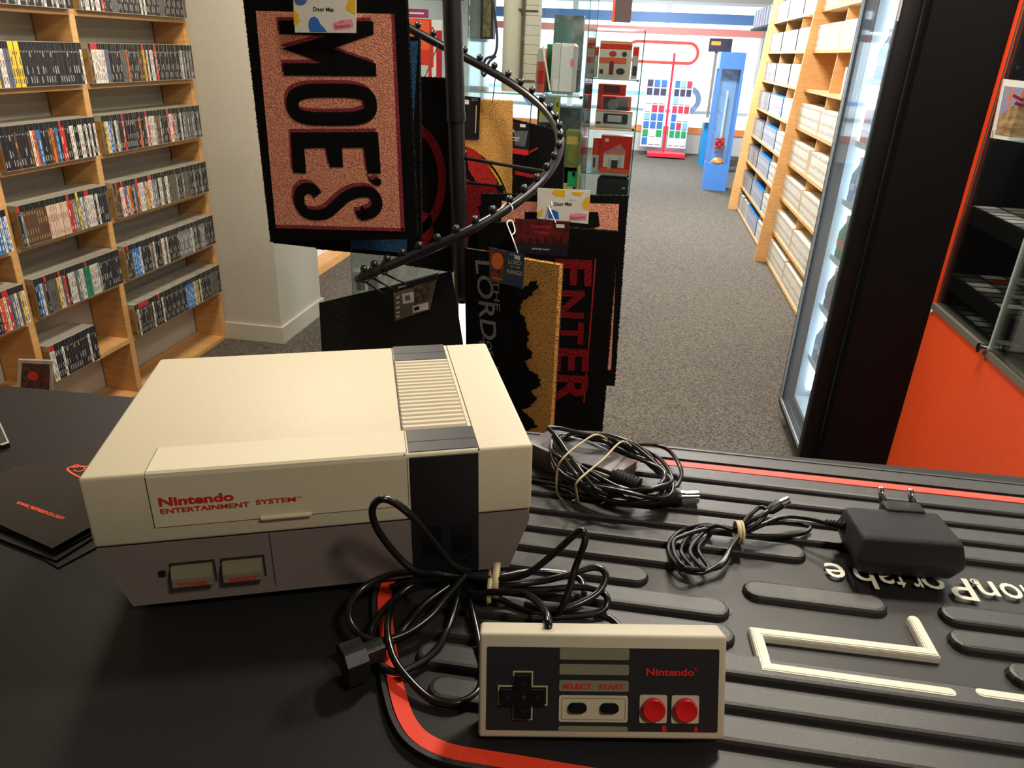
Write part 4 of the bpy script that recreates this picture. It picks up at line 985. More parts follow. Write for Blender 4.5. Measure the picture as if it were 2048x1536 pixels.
# two-tone mat with grey lettering and travelling figures
f11 = vplane(at(1118,530,1,1.70).x,1.70,-36)
t11, _, _ = doormat('door mat half black with grey lettering, half tan with walking silhouettes', f11, ((930,498),(1119,530),(1098,905),(940,905)), K_tan, 1800, 12)
build('black_half', MB().prism(insetpx(f11,((929,496),(1046,514),(1040,600),(1034,905),(939,905))),0,.0012,f11), K_blk, t11)
sil = [(1046,580),(1058,566),(1072,560),(1076,574),(1062,590),(1046,600),(1040,622),(1050,640),(1058,668),(1056,690),(1066,712),(1050,722),(1062,742),(1078,752),(1084,770),(1064,780),(1076,800),(1060,812),(1044,818),(1062,836),(1074,852),(1052,862),(1070,882),(1076,905),(1030,905),(1030,560)]
rr_ = random.Random(4); sil2 = []
for i,(x,y) in enumerate(sil):
    x2, y2 = sil[(i+1)%len(sil)]
    if i >= 23: sil2.append((x,y)); continue
    for q_ in range(4):
        f_ = q_/4; sil2.append((x+(x2-x)*f_+rr_.uniform(-3.5,3.5), y+(y2-y)*f_+rr_.uniform(-1.5,1.5)))
build('silhouettes', MB().prism(insetpx(f11,sil2),.0012,.0020,f11), K_blk, t11)
def vtext(s, fr, p0x, p1x, cap, m_, par, bold=.01, depth=.0022):
    a_, b_ = fr.w(*fr.px(*p0x)), fr.w(*fr.px(*p1x)); ex_ = (b_-a_).normalized(); f_ = Fr(a_, ex_, fr.ez.cross(ex_), fr.ez)
    return build('lettering', text_mb(s, f_, 0, 0, cap, width=(b_-a_).length, bold=bold, depth=depth), m_, par)
vtext('LORD', f11, (952,520), (964,676), .062, K_gry, t11)
vtext('THE', f11, (987,558), (990,620), .022, K_gry, t11)
vtext('OF', f11, (972,682), (978,712), .022, K_gry, t11)
vtext('THE', f11, (958,672), (968,742), .022, K_gry, t11)
vtext('RINGS', f11, (968,725), (978,905), .060, K_gry, t11)
# black rubber mat with tread pattern
f12 = vplane(0,1.86)
M_rt = mat('glossy black tread rubber', (24,23,24), .36, spec=.5)
cr_ = insetpx(f12, ((638,606),(902,543),(944,800),(652,850)))
t12 = thing('rubber_mat', f12.w(*cr_[3]), 'glossy black rubber door mat with a raised diamond tread, hanging low behind the console', 'door mat')
build('sheet', MB().prism(cr_,-.006,0,f12), M_rt, t12)
tr = MB(); x0_, x1_ = min(p[0] for p in cr_), max(p[0] for p in cr_)
inn = lambda u,v: all(((cr_[(i+1)%4][0]-cr_[i][0])*(v-cr_[i][1])-(cr_[(i+1)%4][1]-cr_[i][1])*(u-cr_[i][0])) < -.0012 for i in range(4))
u = x0_+.120
j = 0
while u < x1_:
    v = .45
    while v < .9:
        vv_ = v + (.009 if j%2 else 0)
        if inn(u,vv_) and inn(u+.006,vv_+.008): tr.prism([(u,vv_),(u+.0022,vv_+.0010),(u+.0072,vv_+.0072),(u+.0050,vv_+.0062)],0,.0012,f12)
        v += .0175
    u += .0105; j += 1
build('tread', tr, mat('tread highlights rubber',(62,56,53),.3,spec=.8), t12)  # lighter tone paints the tread's highlights into the colour
em = MB(); rr_ = random.Random(9)
for _ in range(150):
    uu, v_ = x0_+rr_.uniform(.045,.10), rr_.uniform(.5,.74)
    if inn(uu,v_): em.ribbon([(uu,v_),(uu+rr_.uniform(-.01,.01),v_+rr_.uniform(-.012,.012)),(uu+rr_.uniform(-.014,.014),v_+rr_.uniform(-.012,.012))],.0014,0,.0008,f12)
build('embossing', em, mat('embossed rubber',(48,48,50),.4), t12)
# ------------------------------------------------------------------ hang tags
def tagcard(label, fr, corners, m_, deco, tie=None):
    pl_ = insetpx(fr, corners); c = fr.w(*pl_[-1]); zc = min(fr.w(*p).z for p in pl_)
    t_ = thing('hang_tag', (c.x,c.y,zc), label, 'hang tag', 'card tags on the door mats')
    build('card', MB().prism(pl_,-.001,0,fr), m_, t_)
    if tie: build('tie', MB().tube(smooth([V(p) for p in tie],6), .0016, 6), M_wh if label.find('black') < 0 else M_blkpl, t_, sm=True)
    deco(fr, t_)
    return t_
def P_(fr, pts, n0, n1, m_, par, nm='print'): return build(nm, MB().prism(insetpx(fr, pts), n0, n1, fr), m_, par)
def T_(fr, s, a_, b_, cap, m_, par, bold=.01, depth=.0006):
    A1, B1 = fr.w(*fr.px(*a_)), fr.w(*fr.px(*b_)); ex_ = (B1-A1).normalized(); f_ = Fr(A1, ex_, fr.ez.cross(ex_), fr.ez)
    return build('lettering', text_mb(s, f_, 0, 0, cap, width=(B1-A1).length, bold=bold, depth=depth), m_, par)
def elp(cx_,cy_,rx,ry,k=18,a0=0,a1=360): return [(cx_+rx*math.cos(math.radians(a0+(a1-a0)*i/k)), cy_+ry*math.sin(math.radians(a0+(a1-a0)*i/k))) for i in range(k+(0 if a1-a0==360 else 1))]
g1 = vplane(0,1.895)
def d1(fr,t_):
    P_(fr, [(587,18),(592,22),(598,30),(596,38),(602,40),(592,52),(588,50)], 0,.0004, M_yel, t_); P_(fr, [(711,0),(711,28),(704,26),(694,20),(691,12),(697,5),(696,0)], 0,.0004, M_yel, t_)
    P_(fr, [(618,42),(622,35),(630,33),(636,38),(641,48),(650,58),(654,64),(620,64),(617,52)], 0,.0004, mat('deep blue print',(52,110,206),.5), t_)
    P_(fr, [(666,46),(684,40),(704,38),(708,52),(700,57),(668,60)], 0,.0004, mat('light pink print',(240,150,180),.5), t_)
    P_(fr, elp(601,0,13,11,12), 0,.0004, mat('roundel blue',(70,110,170),.5), t_)
    T_(fr,'Door Mat',(627,22),(668,23),.0085,M_kpr,t_,.02); T_(fr,'Simpsons',(671,57),(702,53),.0085,M_nred,t_,.0,.0010); T_(fr,'THE',(678,45),(688,45),.0032,M_nred,t_,.0,.0010)
tagcard('white tag reading Door Mat pinned on the pink mat at left', g1, ((586,-8),(713,-8),(712,66),(590,65)), M_wh, d1)
g2 = vplane(0,1.87)
def d2_(fr,t_):
    P_(fr, [(1108,379),(1130,380),(1130,394),(1112,392),(1104,386)],0,.0004,M_yel,t_); P_(fr, [(1143,384),(1168,384),(1160,392),(1148,390)],0,.0004,M_yel,t_)
    P_(fr, [(1179,392),(1179,420),(1168,418),(1164,408),(1170,396)],0,.0004,M_yel,t_); P_(fr, [(1074,424),(1086,418),(1084,430),(1076,434)],0,.0004,M_yel,t_)
    P_(fr, [(1096,436),(1098,424),(1106,419),(1116,424),(1118,438)],0,.0004,M_blue,t_); P_(fr, [(1140,428),(1156,426),(1174,428),(1172,440),(1138,440)],0,.0004,mat('light pink print',(240,150,180),.5),t_)
    T_(fr,'Door Mat',(1108,411),(1144,411),.0085,M_kpr,t_,.02); T_(fr,'Simpsons',(1141,438),(1171,436),.0075,M_nred,t_,.0,.0010)
    P_(fr, [(1140,396),(1154,396),(1154,401),(1140,401)],0,.0004,mat('price sticker',(222,222,216),.5),t_)
tagcard('white tag reading Door Mat tied to the right of the spiral', g2, ((1075,376),(1181,381),(1176,448),(1074,437)), M_wh, d2_, [at(1086,392,1,1.93),at(1100,398,1,1.88),at(1103,412,1,1.865),at(1094,410,1,1.88),at(1084,398,1,1.92)])
g3 = vplane(0,1.845)
def d3_(fr,t_):
    P_(fr, [(1030,438),(1140,443),(1136,490),(1030,486)],0,.0003,mat('dark red print',(110,24,28),.45,col2=(60,14,18),noise_scale=60),t_)
    T_(fr,'STRANGER',(1063,455),(1103,457),.0068,M_red,t_,.02,.0009); T_(fr,'THINGS',(1069,467),(1098,469),.0062,M_red,t_,.02,.0009)
    T_(fr,'DOOR MAT',(1064,499),(1100,501),.0042,M_wh,t_,.01)
    for i,x in enumerate((1042,1060,1076,1092,1108,1122)): P_(fr, [(x-4,488),(x-3,478),(x,472),(x+3,478),(x+4,488)],.0004,.0006,mat('figure print',(40,12,16),.5),t_)
    P_(fr, [(1112,448),(1129,449),(1129,456),(1112,455)],.0004,.0006,M_wh,t_)
tagcard('dark red tag reading DOOR MAT below rows of tiny figures, under the white tag', g3, ((1031,437),(1141,443),(1134,513),(1030,506)), mat('dark navy card',(30,28,44),.4), d3_, [g3.w(*g3.px(1112,446))+V((0,-.003,0)),at(1102,424,1,1.85),at(1096,408,1,1.88)])
g4 = vplane(at(1015,530,1,1.72).x,1.70,-20)
def d4_(fr,t_):
    P_(fr, [(980,496),(1010,502),(1006,552),(998,566),(981,562)],0,.0003,mat('ember print',(150,60,24),.4,col2=(60,30,30),noise_scale=50),t_)
    P_(fr, elp(995,522,12,17,14),.0003,.0005,mat('glow orange print',(228,120,40),.4),t_)
    T_(fr,'THE',(1019,510),(1030,511),.0030,M_wh,t_); T_(fr,'LORD',(1017,527),(1042,531),.0100,mat('pale gold print',(206,190,150),.4),t_); T_(fr,'RINGS',(1014,546),(1045,552),.0100,mat('pale gold print',(206,190,150),.4),t_); T_(fr,'OF THE',(1020,534),(1040,537),.0030,M_wh,t_)
    T_(fr,'DOORMAT',(984,556),(1006,561),.0036,mat('pale gold print',(206,190,150),.4),t_)
    P_(fr, [(1029,510),(1040,512),(1040,520),(1029,518)],.0004,.0006,M_wh,t_)
tagcard('blue and orange tag with pale gold lettering, above the two-tone mat', g4, ((978,494),(1049,510),(1046,576),(979,562)), mat('dusk blue card',(42,60,84),.4), d4_, [g4.w(*g4.px(1036,506))+V((0,-.003,0)),g4.w(*g4.px(1026,478)),at(1022,468,1,1.76),at(1014,446,1,1.78),at(1024,442,1,1.80),at(1030,462,1,1.78),at(1024,470,1,1.765)])
g5 = vplane(0,1.856)
def d5_(fr,t_):
    P_(fr, [(787,572),(876,548),(872,560),(788,585)],0,.0003,M_kpr,t_)
    T_(fr,'DOOR MAT',(797,577),(814,572),.0050,M_wh,t_); P_(fr, [(804,588),(827,583),(828,604),(806,608)],.0002,.0004,M_wh,t_)
    P_(fr, [(810,592),(820,590),(821,600),(811,602)],.0005,.0007,M_grey,t_)
    P_(fr, [(828,572),(862,562),(856,600),(830,606)],.0002,.0004,mat('dark photo print',(50,42,40),.4,col2=(120,100,80),noise_scale=90),t_)
    P_(fr, [(825,612),(856,604),(857,618),(826,626)],.0003,.0005,M_wh,t_); P_(fr, [(828,615),(838,612),(839,619),(829,622)],.0006,.0008,M_kpr,t_)
    for y in (594,604,614,624,632): P_(fr, [(793,y),(799,y-1.5),(799,y+2),(793,y+3.5)],.0003,.0005,M_wh,t_)
tagcard('black and brown tag with small photographs hanging on the glossy rubber mat', g5, ((786,570),(877,545),(860,619),(790,642)), mat('brown grey card',(112,98,86),.4), d5_)
g6 = vplane(0,2.518)
def d6_(fr,t_):
    P_(fr, [(1023,296),(1057,300),(1057,311),(1023,307)],0,.0003,M_red,t_); P_(fr,[(1040,248),(1051,249),(1051,255),(1040,254)],0,.0003,M_wh,t_)
    P_(fr, [(1028,262),(1056,262),(1050,294),(1030,290)],0,.0002,mat('misty grey print',(92,92,96),.5),t_)
    T_(fr,'CIST',(1023,281),(1040,283),.012,M_wh,t_); T_(fr,'E.',(1024,264),(1031,264),.007,M_wh,t_)
tagcard('grey-black tag with white letters and a red foot, right of the tan mat', g6, ((1022,243),(1060,248),(1058,312),(1022,306)), mat('black card',(26,26,28),.4), d6_)
g7 = vplane(0,2.466)
def d7_(fr,t_):
    T_(fr,'RK',(921,240),(930,240),.012,mat('gold print',(200,170,90),.4),t_); build('frame', MB().ribbon(insetpx(fr,((915,227),(931,227),(931,242),(915,242))),.0012,0,.0004,fr,closed=True), mat('gold print',(200,170,90),.4), t_)
    P_(fr,[(925,199),(938,200),(938,209),(925,208)],0,.0004,M_wh,t_); T_(fr,'SDI',(943,202),(955,202),.008,mat('silver print',(150,150,150),.4),t_)
    build('cord', MB().tube([fr.w(*fr.px(953,211),.002),fr.w(*fr.px(952,240),.002),fr.w(*fr.px(951,266),.002)],.0018,6), mat('hemp cord',(190,160,110),.7), t_)
tagcard('black tag with a gold framed word and hemp cord, on the tan disc mat', g7, ((900,189),(961,195),(958,279),(902,276)), mat('black card',(26,26,28),.4), d7_)
tag(build('cable_tie', MB().tube(smooth([hel(-48)+V((0,0,.018)),hel(-47)+V((.012,-.014,0)),hel(-48)+V((0,-.005,-.018)),hel(-49)+V((-.012,-.012,0)),hel(-48)+V((0,0,.018))],6),.0018,6), M_wh, sm=True), 'white cable tie round the spiral tube just left of the dark red tag', 'cable tie')
# made-up glowing tube in place of a bright reflection on the stand pole
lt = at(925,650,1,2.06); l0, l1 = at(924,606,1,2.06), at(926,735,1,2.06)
t = thing('glow_reflection', (lt.x,2.06,l1.z), 'bright white vertical glow standing in for a reflection low on the stand pole', 'reflection')
build('tube', MB().cyl(l1,l0,.0095,16), mat('glowing reflection white',(255,255,255),.4,emit=((255,252,255),9)), t)
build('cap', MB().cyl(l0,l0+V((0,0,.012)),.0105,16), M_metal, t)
# ------------------------------------------------------------------ glass cabinets
def cabinet(label, x0, x1, y0, y1, z0, z1, shelves, parts=(), group='glass display cabinets'):
    t_ = thing('glass_cabinet', ((x0+x1)/2,(y0+y1)/2,0), label, 'display cabinet', group)
    build('base', MB().box((x0,y0,0),(x1,y1,z0)), mat('cabinet base white',(222,222,218),.5), t_)
    for nm,a,b_ in (('glass_front',(x0,y0,z0),(x1,y0+.005,z1)),('glass_back',(x0,y1-.005,z0),(x1,y1,z1)),('glass_side',(x0,y0+.006,z0),(x0+.005,y1-.006,z1)),('glass_side',(x1-.005,y0+.006,z0),(x1,y1-.006,z1)),('glass_top',(x0,y0,z1),(x1,y1,z1+.006))):
        build(nm, MB().box(a,b_), M_glass, t_)
    for x in (x0,x1):
        for y in (y0,y1): build('glass_edge', MB().box((x-.0015,y-.0015,z0),(x+.0015,y+.0015,z1)), M_glassE, t_)
    for z in shelves:
        s_ = build('glass_shelf', MB().box((x0+.007,y0+.008,z-.006),(x1-.007,y1-.008,z)), M_glass, t_)
        build('shelf_edge', MB().box((x0+.007,y0+.006,z-.006),(x1-.007,y0+.0078,z)), mat('pale green glass edge',(150,190,178),.1), s_)
        cl = MB()
        for x in (x0+.012,x1-.012): cl.cyl(V((x,y0-.004,z-.004)),V((x,y0+.012,z-.004)),.007,12)
        build('clamp', cl, M_chrome, s_, sm='auto')
    for x in parts: build('partition', MB().box((x,y0+.008,z0),(x+.005,y1-.008,z1)), M_glass, t_)
    return t_
CY = 3.45
cabinet('wide glass display cabinet behind the spiral stand, holding large console displays', -1.37, -.268, CY, 3.95, .12, 1.78, (.47,.84,1.225), (-.79,))
cabinet('narrow glass display cabinet of red and white console boxes by the aisle', -.325, -.040, 4.2, 4.5, .30, 1.515, (.56,.80,1.042,1.282))
def itembox(name, label, cat, px0, py0, px1, py1, y, zb, depth, m_, deco=None, group=None, edge=.002):
    """box whose front stands at depth y between the two sight lines, on the shelf top zb"""
    x0_, x1_ = at(px0,(py0+py1)/2,1,y).x, at(px1,(py0+py1)/2,1,y).x; z1_ = at((px0+px1)/2,py0,1,y).z
    f_ = Fr((x0_,y,zb),(1,0,0),(0,0,1),(0,-1,0)); w_, h_ = x1_-x0_, z1_-zb
    t_ = thing(name, (x0_+w_/2,y+depth/2,zb), label, cat, group)
    build('carton' if 'box' in name else 'body', MB().rbox((0,0,-depth),(w_,h_,0),edge,f_,seg=1), m_, t_)
    if deco:
        for d_ in deco:
            nm, m2, pts = d_[0], d_[1], d_[2]
            if pts[0] == 'r': _,a_,b_,c_,d__ = pts; pl_ = [(a_*w_,b_*h_),(c_*w_,b_*h_),(c_*w_,d__*h_),(a_*w_,d__*h_)]
            elif pts[0] == 'e': _,a_,b_,rx,ry = pts; pl_ = circ(a_*w_,b_*h_,rx*w_,16,ry*h_)
            elif pts[0] == 'rr': _,a_,b_,c_,d__,rad = pts; pl_ = rrect(a_*w_,b_*h_,c_*w_,d__*h_,rad)
            else: pl_ = [(u*w_,v*h_) for u,v in pts]
            build(nm, MB().prism(pl_, .0003+.0004*(d_[3] if len(d_)>3 else 0), .0006+.0004*(d_[3] if len(d_)>3 else 0), f_), m2, t_)
    return t_
M_sred = mat('glossy red card', (226,52,36), .3); M_dgr = mat('dark grey print', (58,58,64), .4); M_lgr = mat('light grey card',(200,200,196),.4); M_coral = mat('coral print',(240,96,64),.4)
G = 'console boxes in the narrow glass cabinet'
itembox('console_box','black zipped case on the lowest visible shelf of the narrow cabinet','case',1192,354,1257,392,4.24,.66,.10,mat('black fabric case',(24,24,28),.7),[('badge',M_lgr,('r',.70,.62,.82,.68))],G,edge=.02) if False else None
t = thing('carry_case',(-.12,4.3,.565),'black zipped carry case on the low shelf of the narrow cabinet','case')
a_, b_ = at(1193,372,1,4.24), at(1257,372,1,4.24); zt_ = at(1225,354,1,4.24).z
build('body', MB().rbox((a_.x,4.24,.565),(b_.x,4.34,zt_),.028,seg=4), mat('black fabric case',(24,24,28),.7), t, sm='auto'); build('badge', MB().box((b_.x-.035,4.236,zt_-.06),(b_.x-.018,4.241,zt_-.053)), M_lgr, t)
itembox('console_box','red console box with white controllers picture in the narrow cabinet','box',1200,272,1262,349,4.24,.80,.10,M_sred,[('picture',M_wh,('r',.12,.16,.80,.50)),('picture',mat('violet orange print',(120,90,200),.4,col2=(240,150,60),noise_scale=14),[(.12,.55),(.62,.80),(.82,.62),(.82,.50),(.12,.50)]),('picture',M_dgr,('r',.38,.14,.60,.36),1),('picture',M_lgr,('rr',.27,.12,.37,.40,.004),1),('picture',M_lgr,('rr',.61,.16,.72,.46,.004),1),('stripe',M_coral,('r',0,0,1,.13)),('logo',M_wh,('r',.12,.84,.24,.93),1)],G)
itembox('console_box','narrow red and white box on the left of the largest red console box','box',1184,276,1199,349,4.27,.80,.08,M_lgr,[('stripe',M_sred,('r',0,.5,1,1)),('picture',M_dgr,('r',.2,.12,.5,.42))],G)
itembox('console_box','white box picturing a grey handheld console, front of the narrow cabinet','box',1190,222,1264,257,4.23,1.042,.06,mat('white glossy card',(224,222,214),.35),[('picture',M_dgr,('rr',.22,.2,.88,.84,.008)),('picture',M_lgr,('r',.34,.32,.72,.74),1),('picture',M_dgr,('rr',.04,.16,.16,.3,.003)),('stripe',M_coral,('r',.0,.93,1,1))],G)
itembox('console_box','red and charcoal box behind the white handheld console box','box',1202,192,1262,224,4.36,1.042,.06,M_sred,[('picture',M_dgr,('r',.08,.35,.90,.95)),('picture',M_grey,('e',.4,.7,.18,.2),1)],G)
itembox('console_box','dark red box with a console picture, topmost of its stack behind','box',1196,168,1252,192,4.44,1.042,.05,mat('dim red card',(176,50,44),.4),[('picture',M_dgr,('rr',.2,.78,.78,.96,.004))],G)
itembox('console_box','white box with red top bands and round controller pictures, upper shelf','box',1198,82,1262,158,4.23,1.282,.09,mat('cream glossy card',(226,214,196),.35),[('band',M_sred,('r',0,.78,1,.93)),('band',M_coral,('r',0,.40,.86,.56)),('picture',M_dgr,('e',.78,.66,.08,.07)),('picture',M_dgr,('e',.70,.2,.14,.09)),('picture',mat('dim red print',(130,40,50),.4),('rr',.34,.10,.48,.46,.004),1),('logo',M_red,('e',.42,.66,.12,.08)),('picture',M_dgr,('rr',.04,.12,.16,.24,.003)),('band',mat('amber print',(244,150,60),.4),('r',0,.95,1,1))],G)
itembox('console_box','narrow red topped box at the left of the upper shelf','box',1182,92,1196,158,4.30,1.282,.08,M_lgr,[('band',M_sred,('r',0,.7,1,.95))],G)
itembox('console_box','narrow red topped box at the right of the upper shelf','box',1264,92,1276,158,4.30,1.282,.08,M_lgr,[('band',M_sred,('r',0,.7,1,.95)),('picture',M_dgr,('r',.2,.1,.9,.4))],G)
# wide cabinet contents
G2 = 'boxes and consoles in the wide glass cabinet'
def mid_px(px, py, y): return at(px, py, 1, y)
# tall beige ribbed tower
a_, b_, c_ = mid_px(1002,90,3.55).x, mid_px(1045,90,3.55).x, mid_px(1074,90,3.55).x
t = thing('display_tower', (b_,3.64,1.225), 'tall beige plastic display piece with stepped panel and dark seams, left of the white computer', 'display piece')
M_bg = mat('pale beige plastic', (214,202,186), .4)
cyl_ = MB(); k = 14; cxm = (a_+b_)/2; rr = (b_-a_)/2
cyl_.prism([(a_,3.66),(b_-.002,3.66)]+[(cxm+rr*math.cos(math.radians(v))-.001,3.60-rr*1.0*math.sin(math.radians(v))) for v in range(0,181,15)], 1.227, 1.74)
build('rounded_column', cyl_, M_bg, t, sm='auto')
pn = MB()
for i in range(13): pn.box((b_+.002,3.56,1.228+i*.039),(c_,3.66,1.228+i*.039+.0375))
build('stepped_panel', pn, M_bg, t)
sm_ = MB().box((b_-.003,3.548,1.226),(b_+.0035,3.66,1.74))
for z in (1.278,1.56,1.70): sm_.box((b_-.024,3.545,z),(b_-.002,3.56,z+.004)).box((b_+.006,3.552,z-.004),(c_-.004,3.56,z))
build('seam', sm_, mat('warm dark seam',(96,78,62),.6), t)
build('groove', MB().box((b_+.003,3.564,1.227),(c_-.002,3.655,1.735)), mat('groove beige',(150,134,116),.7), t)
itembox('handheld_console','big pale grey block-shaped console display with a rounded corner, right of the beige tower','console',1102,86,1150,187,3.58,1.225,.12,mat('pale grey plastic',(214,212,208),.35),[('screen',M_lgr,('rr',.1,.3,.34,.98,.004)),('button',M_pink,('e',.86,.62,.07,.09)),('seam',M_grey,('r',.36,.0,.38,1))],None,edge=.012)
itembox('console_box','small red box with white top beside the beige tower','box',1073,96,1090,184,3.62,1.225,.08,mat('coral red card',(222,96,84),.4),[('label',M_wh,('r',0,.7,1,1)),('label',M_red,('r',.2,.2,.9,.5))],G2)
itembox('console_box','green box edge standing behind the thin white stick','box',1092,88,1104,180,3.70,1.225,.08,mat('green card',(30,160,90),.4),None,G2)
t = thing('white_stick', (at(1098,180,1,3.56).x,3.56,1.226), 'thin white stick leaning in the wide cabinet', 'stick'); build('shaft', MB().tube([at(1100,182,1,3.56)+V((0,0,.001)), at(1086,92,1,3.60)],.004,8), M_wh, t)
itembox('console_box','pale grey box on top of the block-shaped console, upper right','box',1073,60,1146,86,3.72,1.225,.10,M_lgr,None,G2) if False else None
itembox('toy_box','grey picture box with an orange-red spot, upper right of the wide cabinet','box',1106,30,1164,150,3.80,1.225,.08,mat('cool grey card',(150,160,160),.4,col2=(96,110,112),noise_scale=20),[('picture',M_coral,('e',.65,.45,.2,.1)),('picture',mat('teal print',(110,150,150),.4),('r',.05,.6,.6,.9))],G2)
itembox('console_box','orange-red box behind the pink mat, nearer the pole','box',834,38,862,153,3.66,1.225,.10,M_sred,[('label',mat('orange gloss',(246,96,50),.3),('r',.05,.55,.9,.98)),('label',M_lgr,('r',.1,.1,.8,.32))],G2)
itembox('console_box','white and red box at the left side of the pole','box',863,40,884,153,3.62,1.225,.12,M_wh,[('stripe',mat('crimson gloss',(190,30,50),.3),('r',.45,.05,1,.85)),('stripe',M_sred,('r',.0,.3,.2,.9))],G2)
itembox('console_box','orange box whose corner shows beside the pink mat','box',812,36,832,153,3.64,1.225,.10,mat('orange card',(238,88,44),.4),None,G2)
itembox('sign','small purple lit-looking sign above the orange boxes','sign',814,18,856,34,3.75,1.52,.02,mat('purple card',(150,40,110),.4),[('letters',M_wh,('r',.1,.4,.8,.6))])
itembox('console_box','dark box with yellowish picture high beside the bright window, right of the pole','box',961,-10,987,72,3.72,1.44,.06,mat('dark violet card',(52,46,66),.5),[('picture',mat('faded yellow print',(150,146,96),.5,col2=(100,96,70),noise_scale=40),('r',.2,.05,.8,.95))],G2)
sp_ = [at(p[0],p[1],1,3.6) for p in ((985,-5),(994,70),(990,108),(972,118),(964,140),(968,152),(974,140),(978,124),(992,112))]
tag(build('wrist_strap', MB().tube(smooth(sp_,6),.006,8), mat('dark violet strap',(48,46,62),.5), sm=True), 'dark wrist strap dangling in front of the bright window, left of the beige tower', 'strap')
M_yb = mat('yellow plastic',(206,196,60),.4)
itembox('handheld_console','yellow and grey handheld console on the middle shelf of the wide cabinet','console',1080,193,1120,214,3.58,1.10,.03,mat('soft grey card',(168,172,168),.4),[('frame',M_yb,('r',.0,.0,.1,1)),('frame',M_yb,('r',.78,.05,1,.95)),('button',M_dgr,('e',.88,.7,.04,.1),1),('button',M_dgr,('e',.88,.3,.04,.1),1)])
itembox('toy_box','clear-fronted box with small blue figures on the middle shelf','box',1074,214,1160,272,3.66,.90,.12,mat('hazy grey card',(120,126,126),.4,col2=(80,90,92),noise_scale=25),[('figure',mat('sky blue plastic',(70,170,200),.4),('rr',.55,.2,.66,.62,.004)),('figure',mat('sky blue plastic',(70,170,200),.4),('rr',.82,.2,.95,.5,.004))],G2)
itembox('toy_box','green and brown illustrated box low in the wide cabinet','box',1130,262,1158,332,3.52,.842,.10,mat('olive picture card',(150,140,60),.4,col2=(90,110,60),noise_scale=30),[('title',mat('gold print',(200,170,90),.4),('r',.1,.75,.9,.9)),('picture',M_red,('e',.75,.2,.1,.06))],G2)
itembox('toy_box','bright yellow and green box lying under the illustrated box','box',1126,334,1156,378,3.52,.72,.12,mat('bright yellow card',(226,220,60),.4),[('picture',mat('green card',(30,160,90),.4),('r',.3,.55,1,.9)),('picture',M_pink,('r',.0,.05,.8,.2))],G2)
zt = .62
for px0,px1,py0,lab,c in ((712,735,545,'white box low in the left corner of the wide cabinet',(214,222,210)),(736,758,552,'grey box low in the wide cabinet above the rubber mat',(150,144,130))):
    itembox('toy_box',lab,'box',px0,py0,px1,600,3.56,.12,.12,mat('faded card %d'%c[0],c,.5),[('label',M_grey,('r',.1,.5,.8,.9))],G2)
# ------------------------------------------------------------------ drinks fridge
FX, FY0, FY1, FZ = .70, 2.535, 3.03, 1.86
t = thing('drinks_fridge', (.98,2.78,0), 'tall black drinks fridge with a lit glass door facing the aisle', 'fridge')
M_fb = mat('black fridge paint', (16,13,15), .5, spec=.2); M_liner = mat('white fridge liner', (214,224,228), .4); M_fr = mat('dark grey door frame', (58,58,62), .35)
sh_ = MB().box((FX+.05,FY0-.02,.0),(1.25,FY0+.015,FZ)).box((FX+.05,FY1-.015,0),(1.25,FY1+.02,FZ)).box((1.22,FY0+.015,0),(1.25,FY1-.015,FZ)).box((FX+.05,FY0+.015,FZ-.03),(1.22,FY1-.015,FZ)).box((FX+.05,FY0+.015,0),(1.22,FY1-.015,.10))
build('cabinet', sh_, M_fb, t)
li = MB().box((FX+.052,FY0+.016,.10),(1.2,FY0+.020,FZ-.03)).box((FX+.052,FY1-.020,.10),(1.2,FY1-.016,FZ-.03)).box((1.195,FY0+.02,.10),(1.22,FY1-.02,FZ-.03)).box((FX+.052,FY0+.02,.10),(1.195,FY1-.02,.115)).box((FX+.052,FY0+.02,FZ-.045),(1.195,FY1-.02,FZ-.03))
build('liner', li, M_liner, t)
dd = MB().rbox((FX-.012,FY0-.03,.06),(FX+.045,FY0+.022,FZ),.010).rbox((FX,FY1-.012,.06),(FX+.045,FY1+.02,FZ),.006).box((FX,FY0+.02,.06),(FX+.045,FY1-.012,.085)).box((FX,FY0+.02,FZ-.05),(FX+.045,FY1-.012,FZ))
dr = build('door_frame', dd, M_fb, t, sm='auto')
build('door_trim', MB().box((FX-.004,FY0+.022,.085),(FX+.002,FY0+.034,FZ-.05)).box((FX-.004,FY1-.030,.085),(FX+.002,FY1-.014,FZ-.05)).box((FX-.004,FY0+.034,.085),(FX+.002,FY1-.030,.10)), mat('grey trim',(140,146,150),.3), dr)
build('door_glass', MB().box((FX+.004,FY0+.022,.085),(FX+.010,FY1-.012,FZ-.05)), glass('fridge door glass',(248,252,254),.12,.06,.22), dr)
ld = MB().box((FX+.056,FY0+.024,.15),(FX+.066,FY0+.034,FZ-.1)).box((FX+.10,FY1-.034,.15),(FX+.11,FY1-.024,FZ-.1))
build('light_strip', ld, mat('lit strip',(240,250,255),.4,emit=((215,235,255),16)), t)
FS = [.30,.52,.72,.93,1.14,1.35]
for z in FS:
    build('wire_shelf', MB().box((FX+.075,FY0+.022,z-.006),(1.19,FY1-.022,z)).box((FX+.07,FY0+.022,z-.012),(FX+.0755,FY1-.022,z+.008)), mat('white shelf',(226,232,236),.4), t)
bc_ = [('clear','pale blue',(190,214,226)),('green','green',(30,140,70)),('dark','dark brown',(44,30,28))]
M_bot = [mat('pale blue bottle',(150,186,214),.15,spec=.8), mat('green bottle',(24,130,60),.15,spec=.8), mat('grey bottle',(96,92,100),.2,spec=.8), mat('white bottle',(216,226,236),.25), mat('pink can',(214,130,130),.25)]
bn = ['pale blue','green','grey','white','pink']
bproto = {}
lvl = ['bottom','second lowest','third lowest','middle','fifth','top']
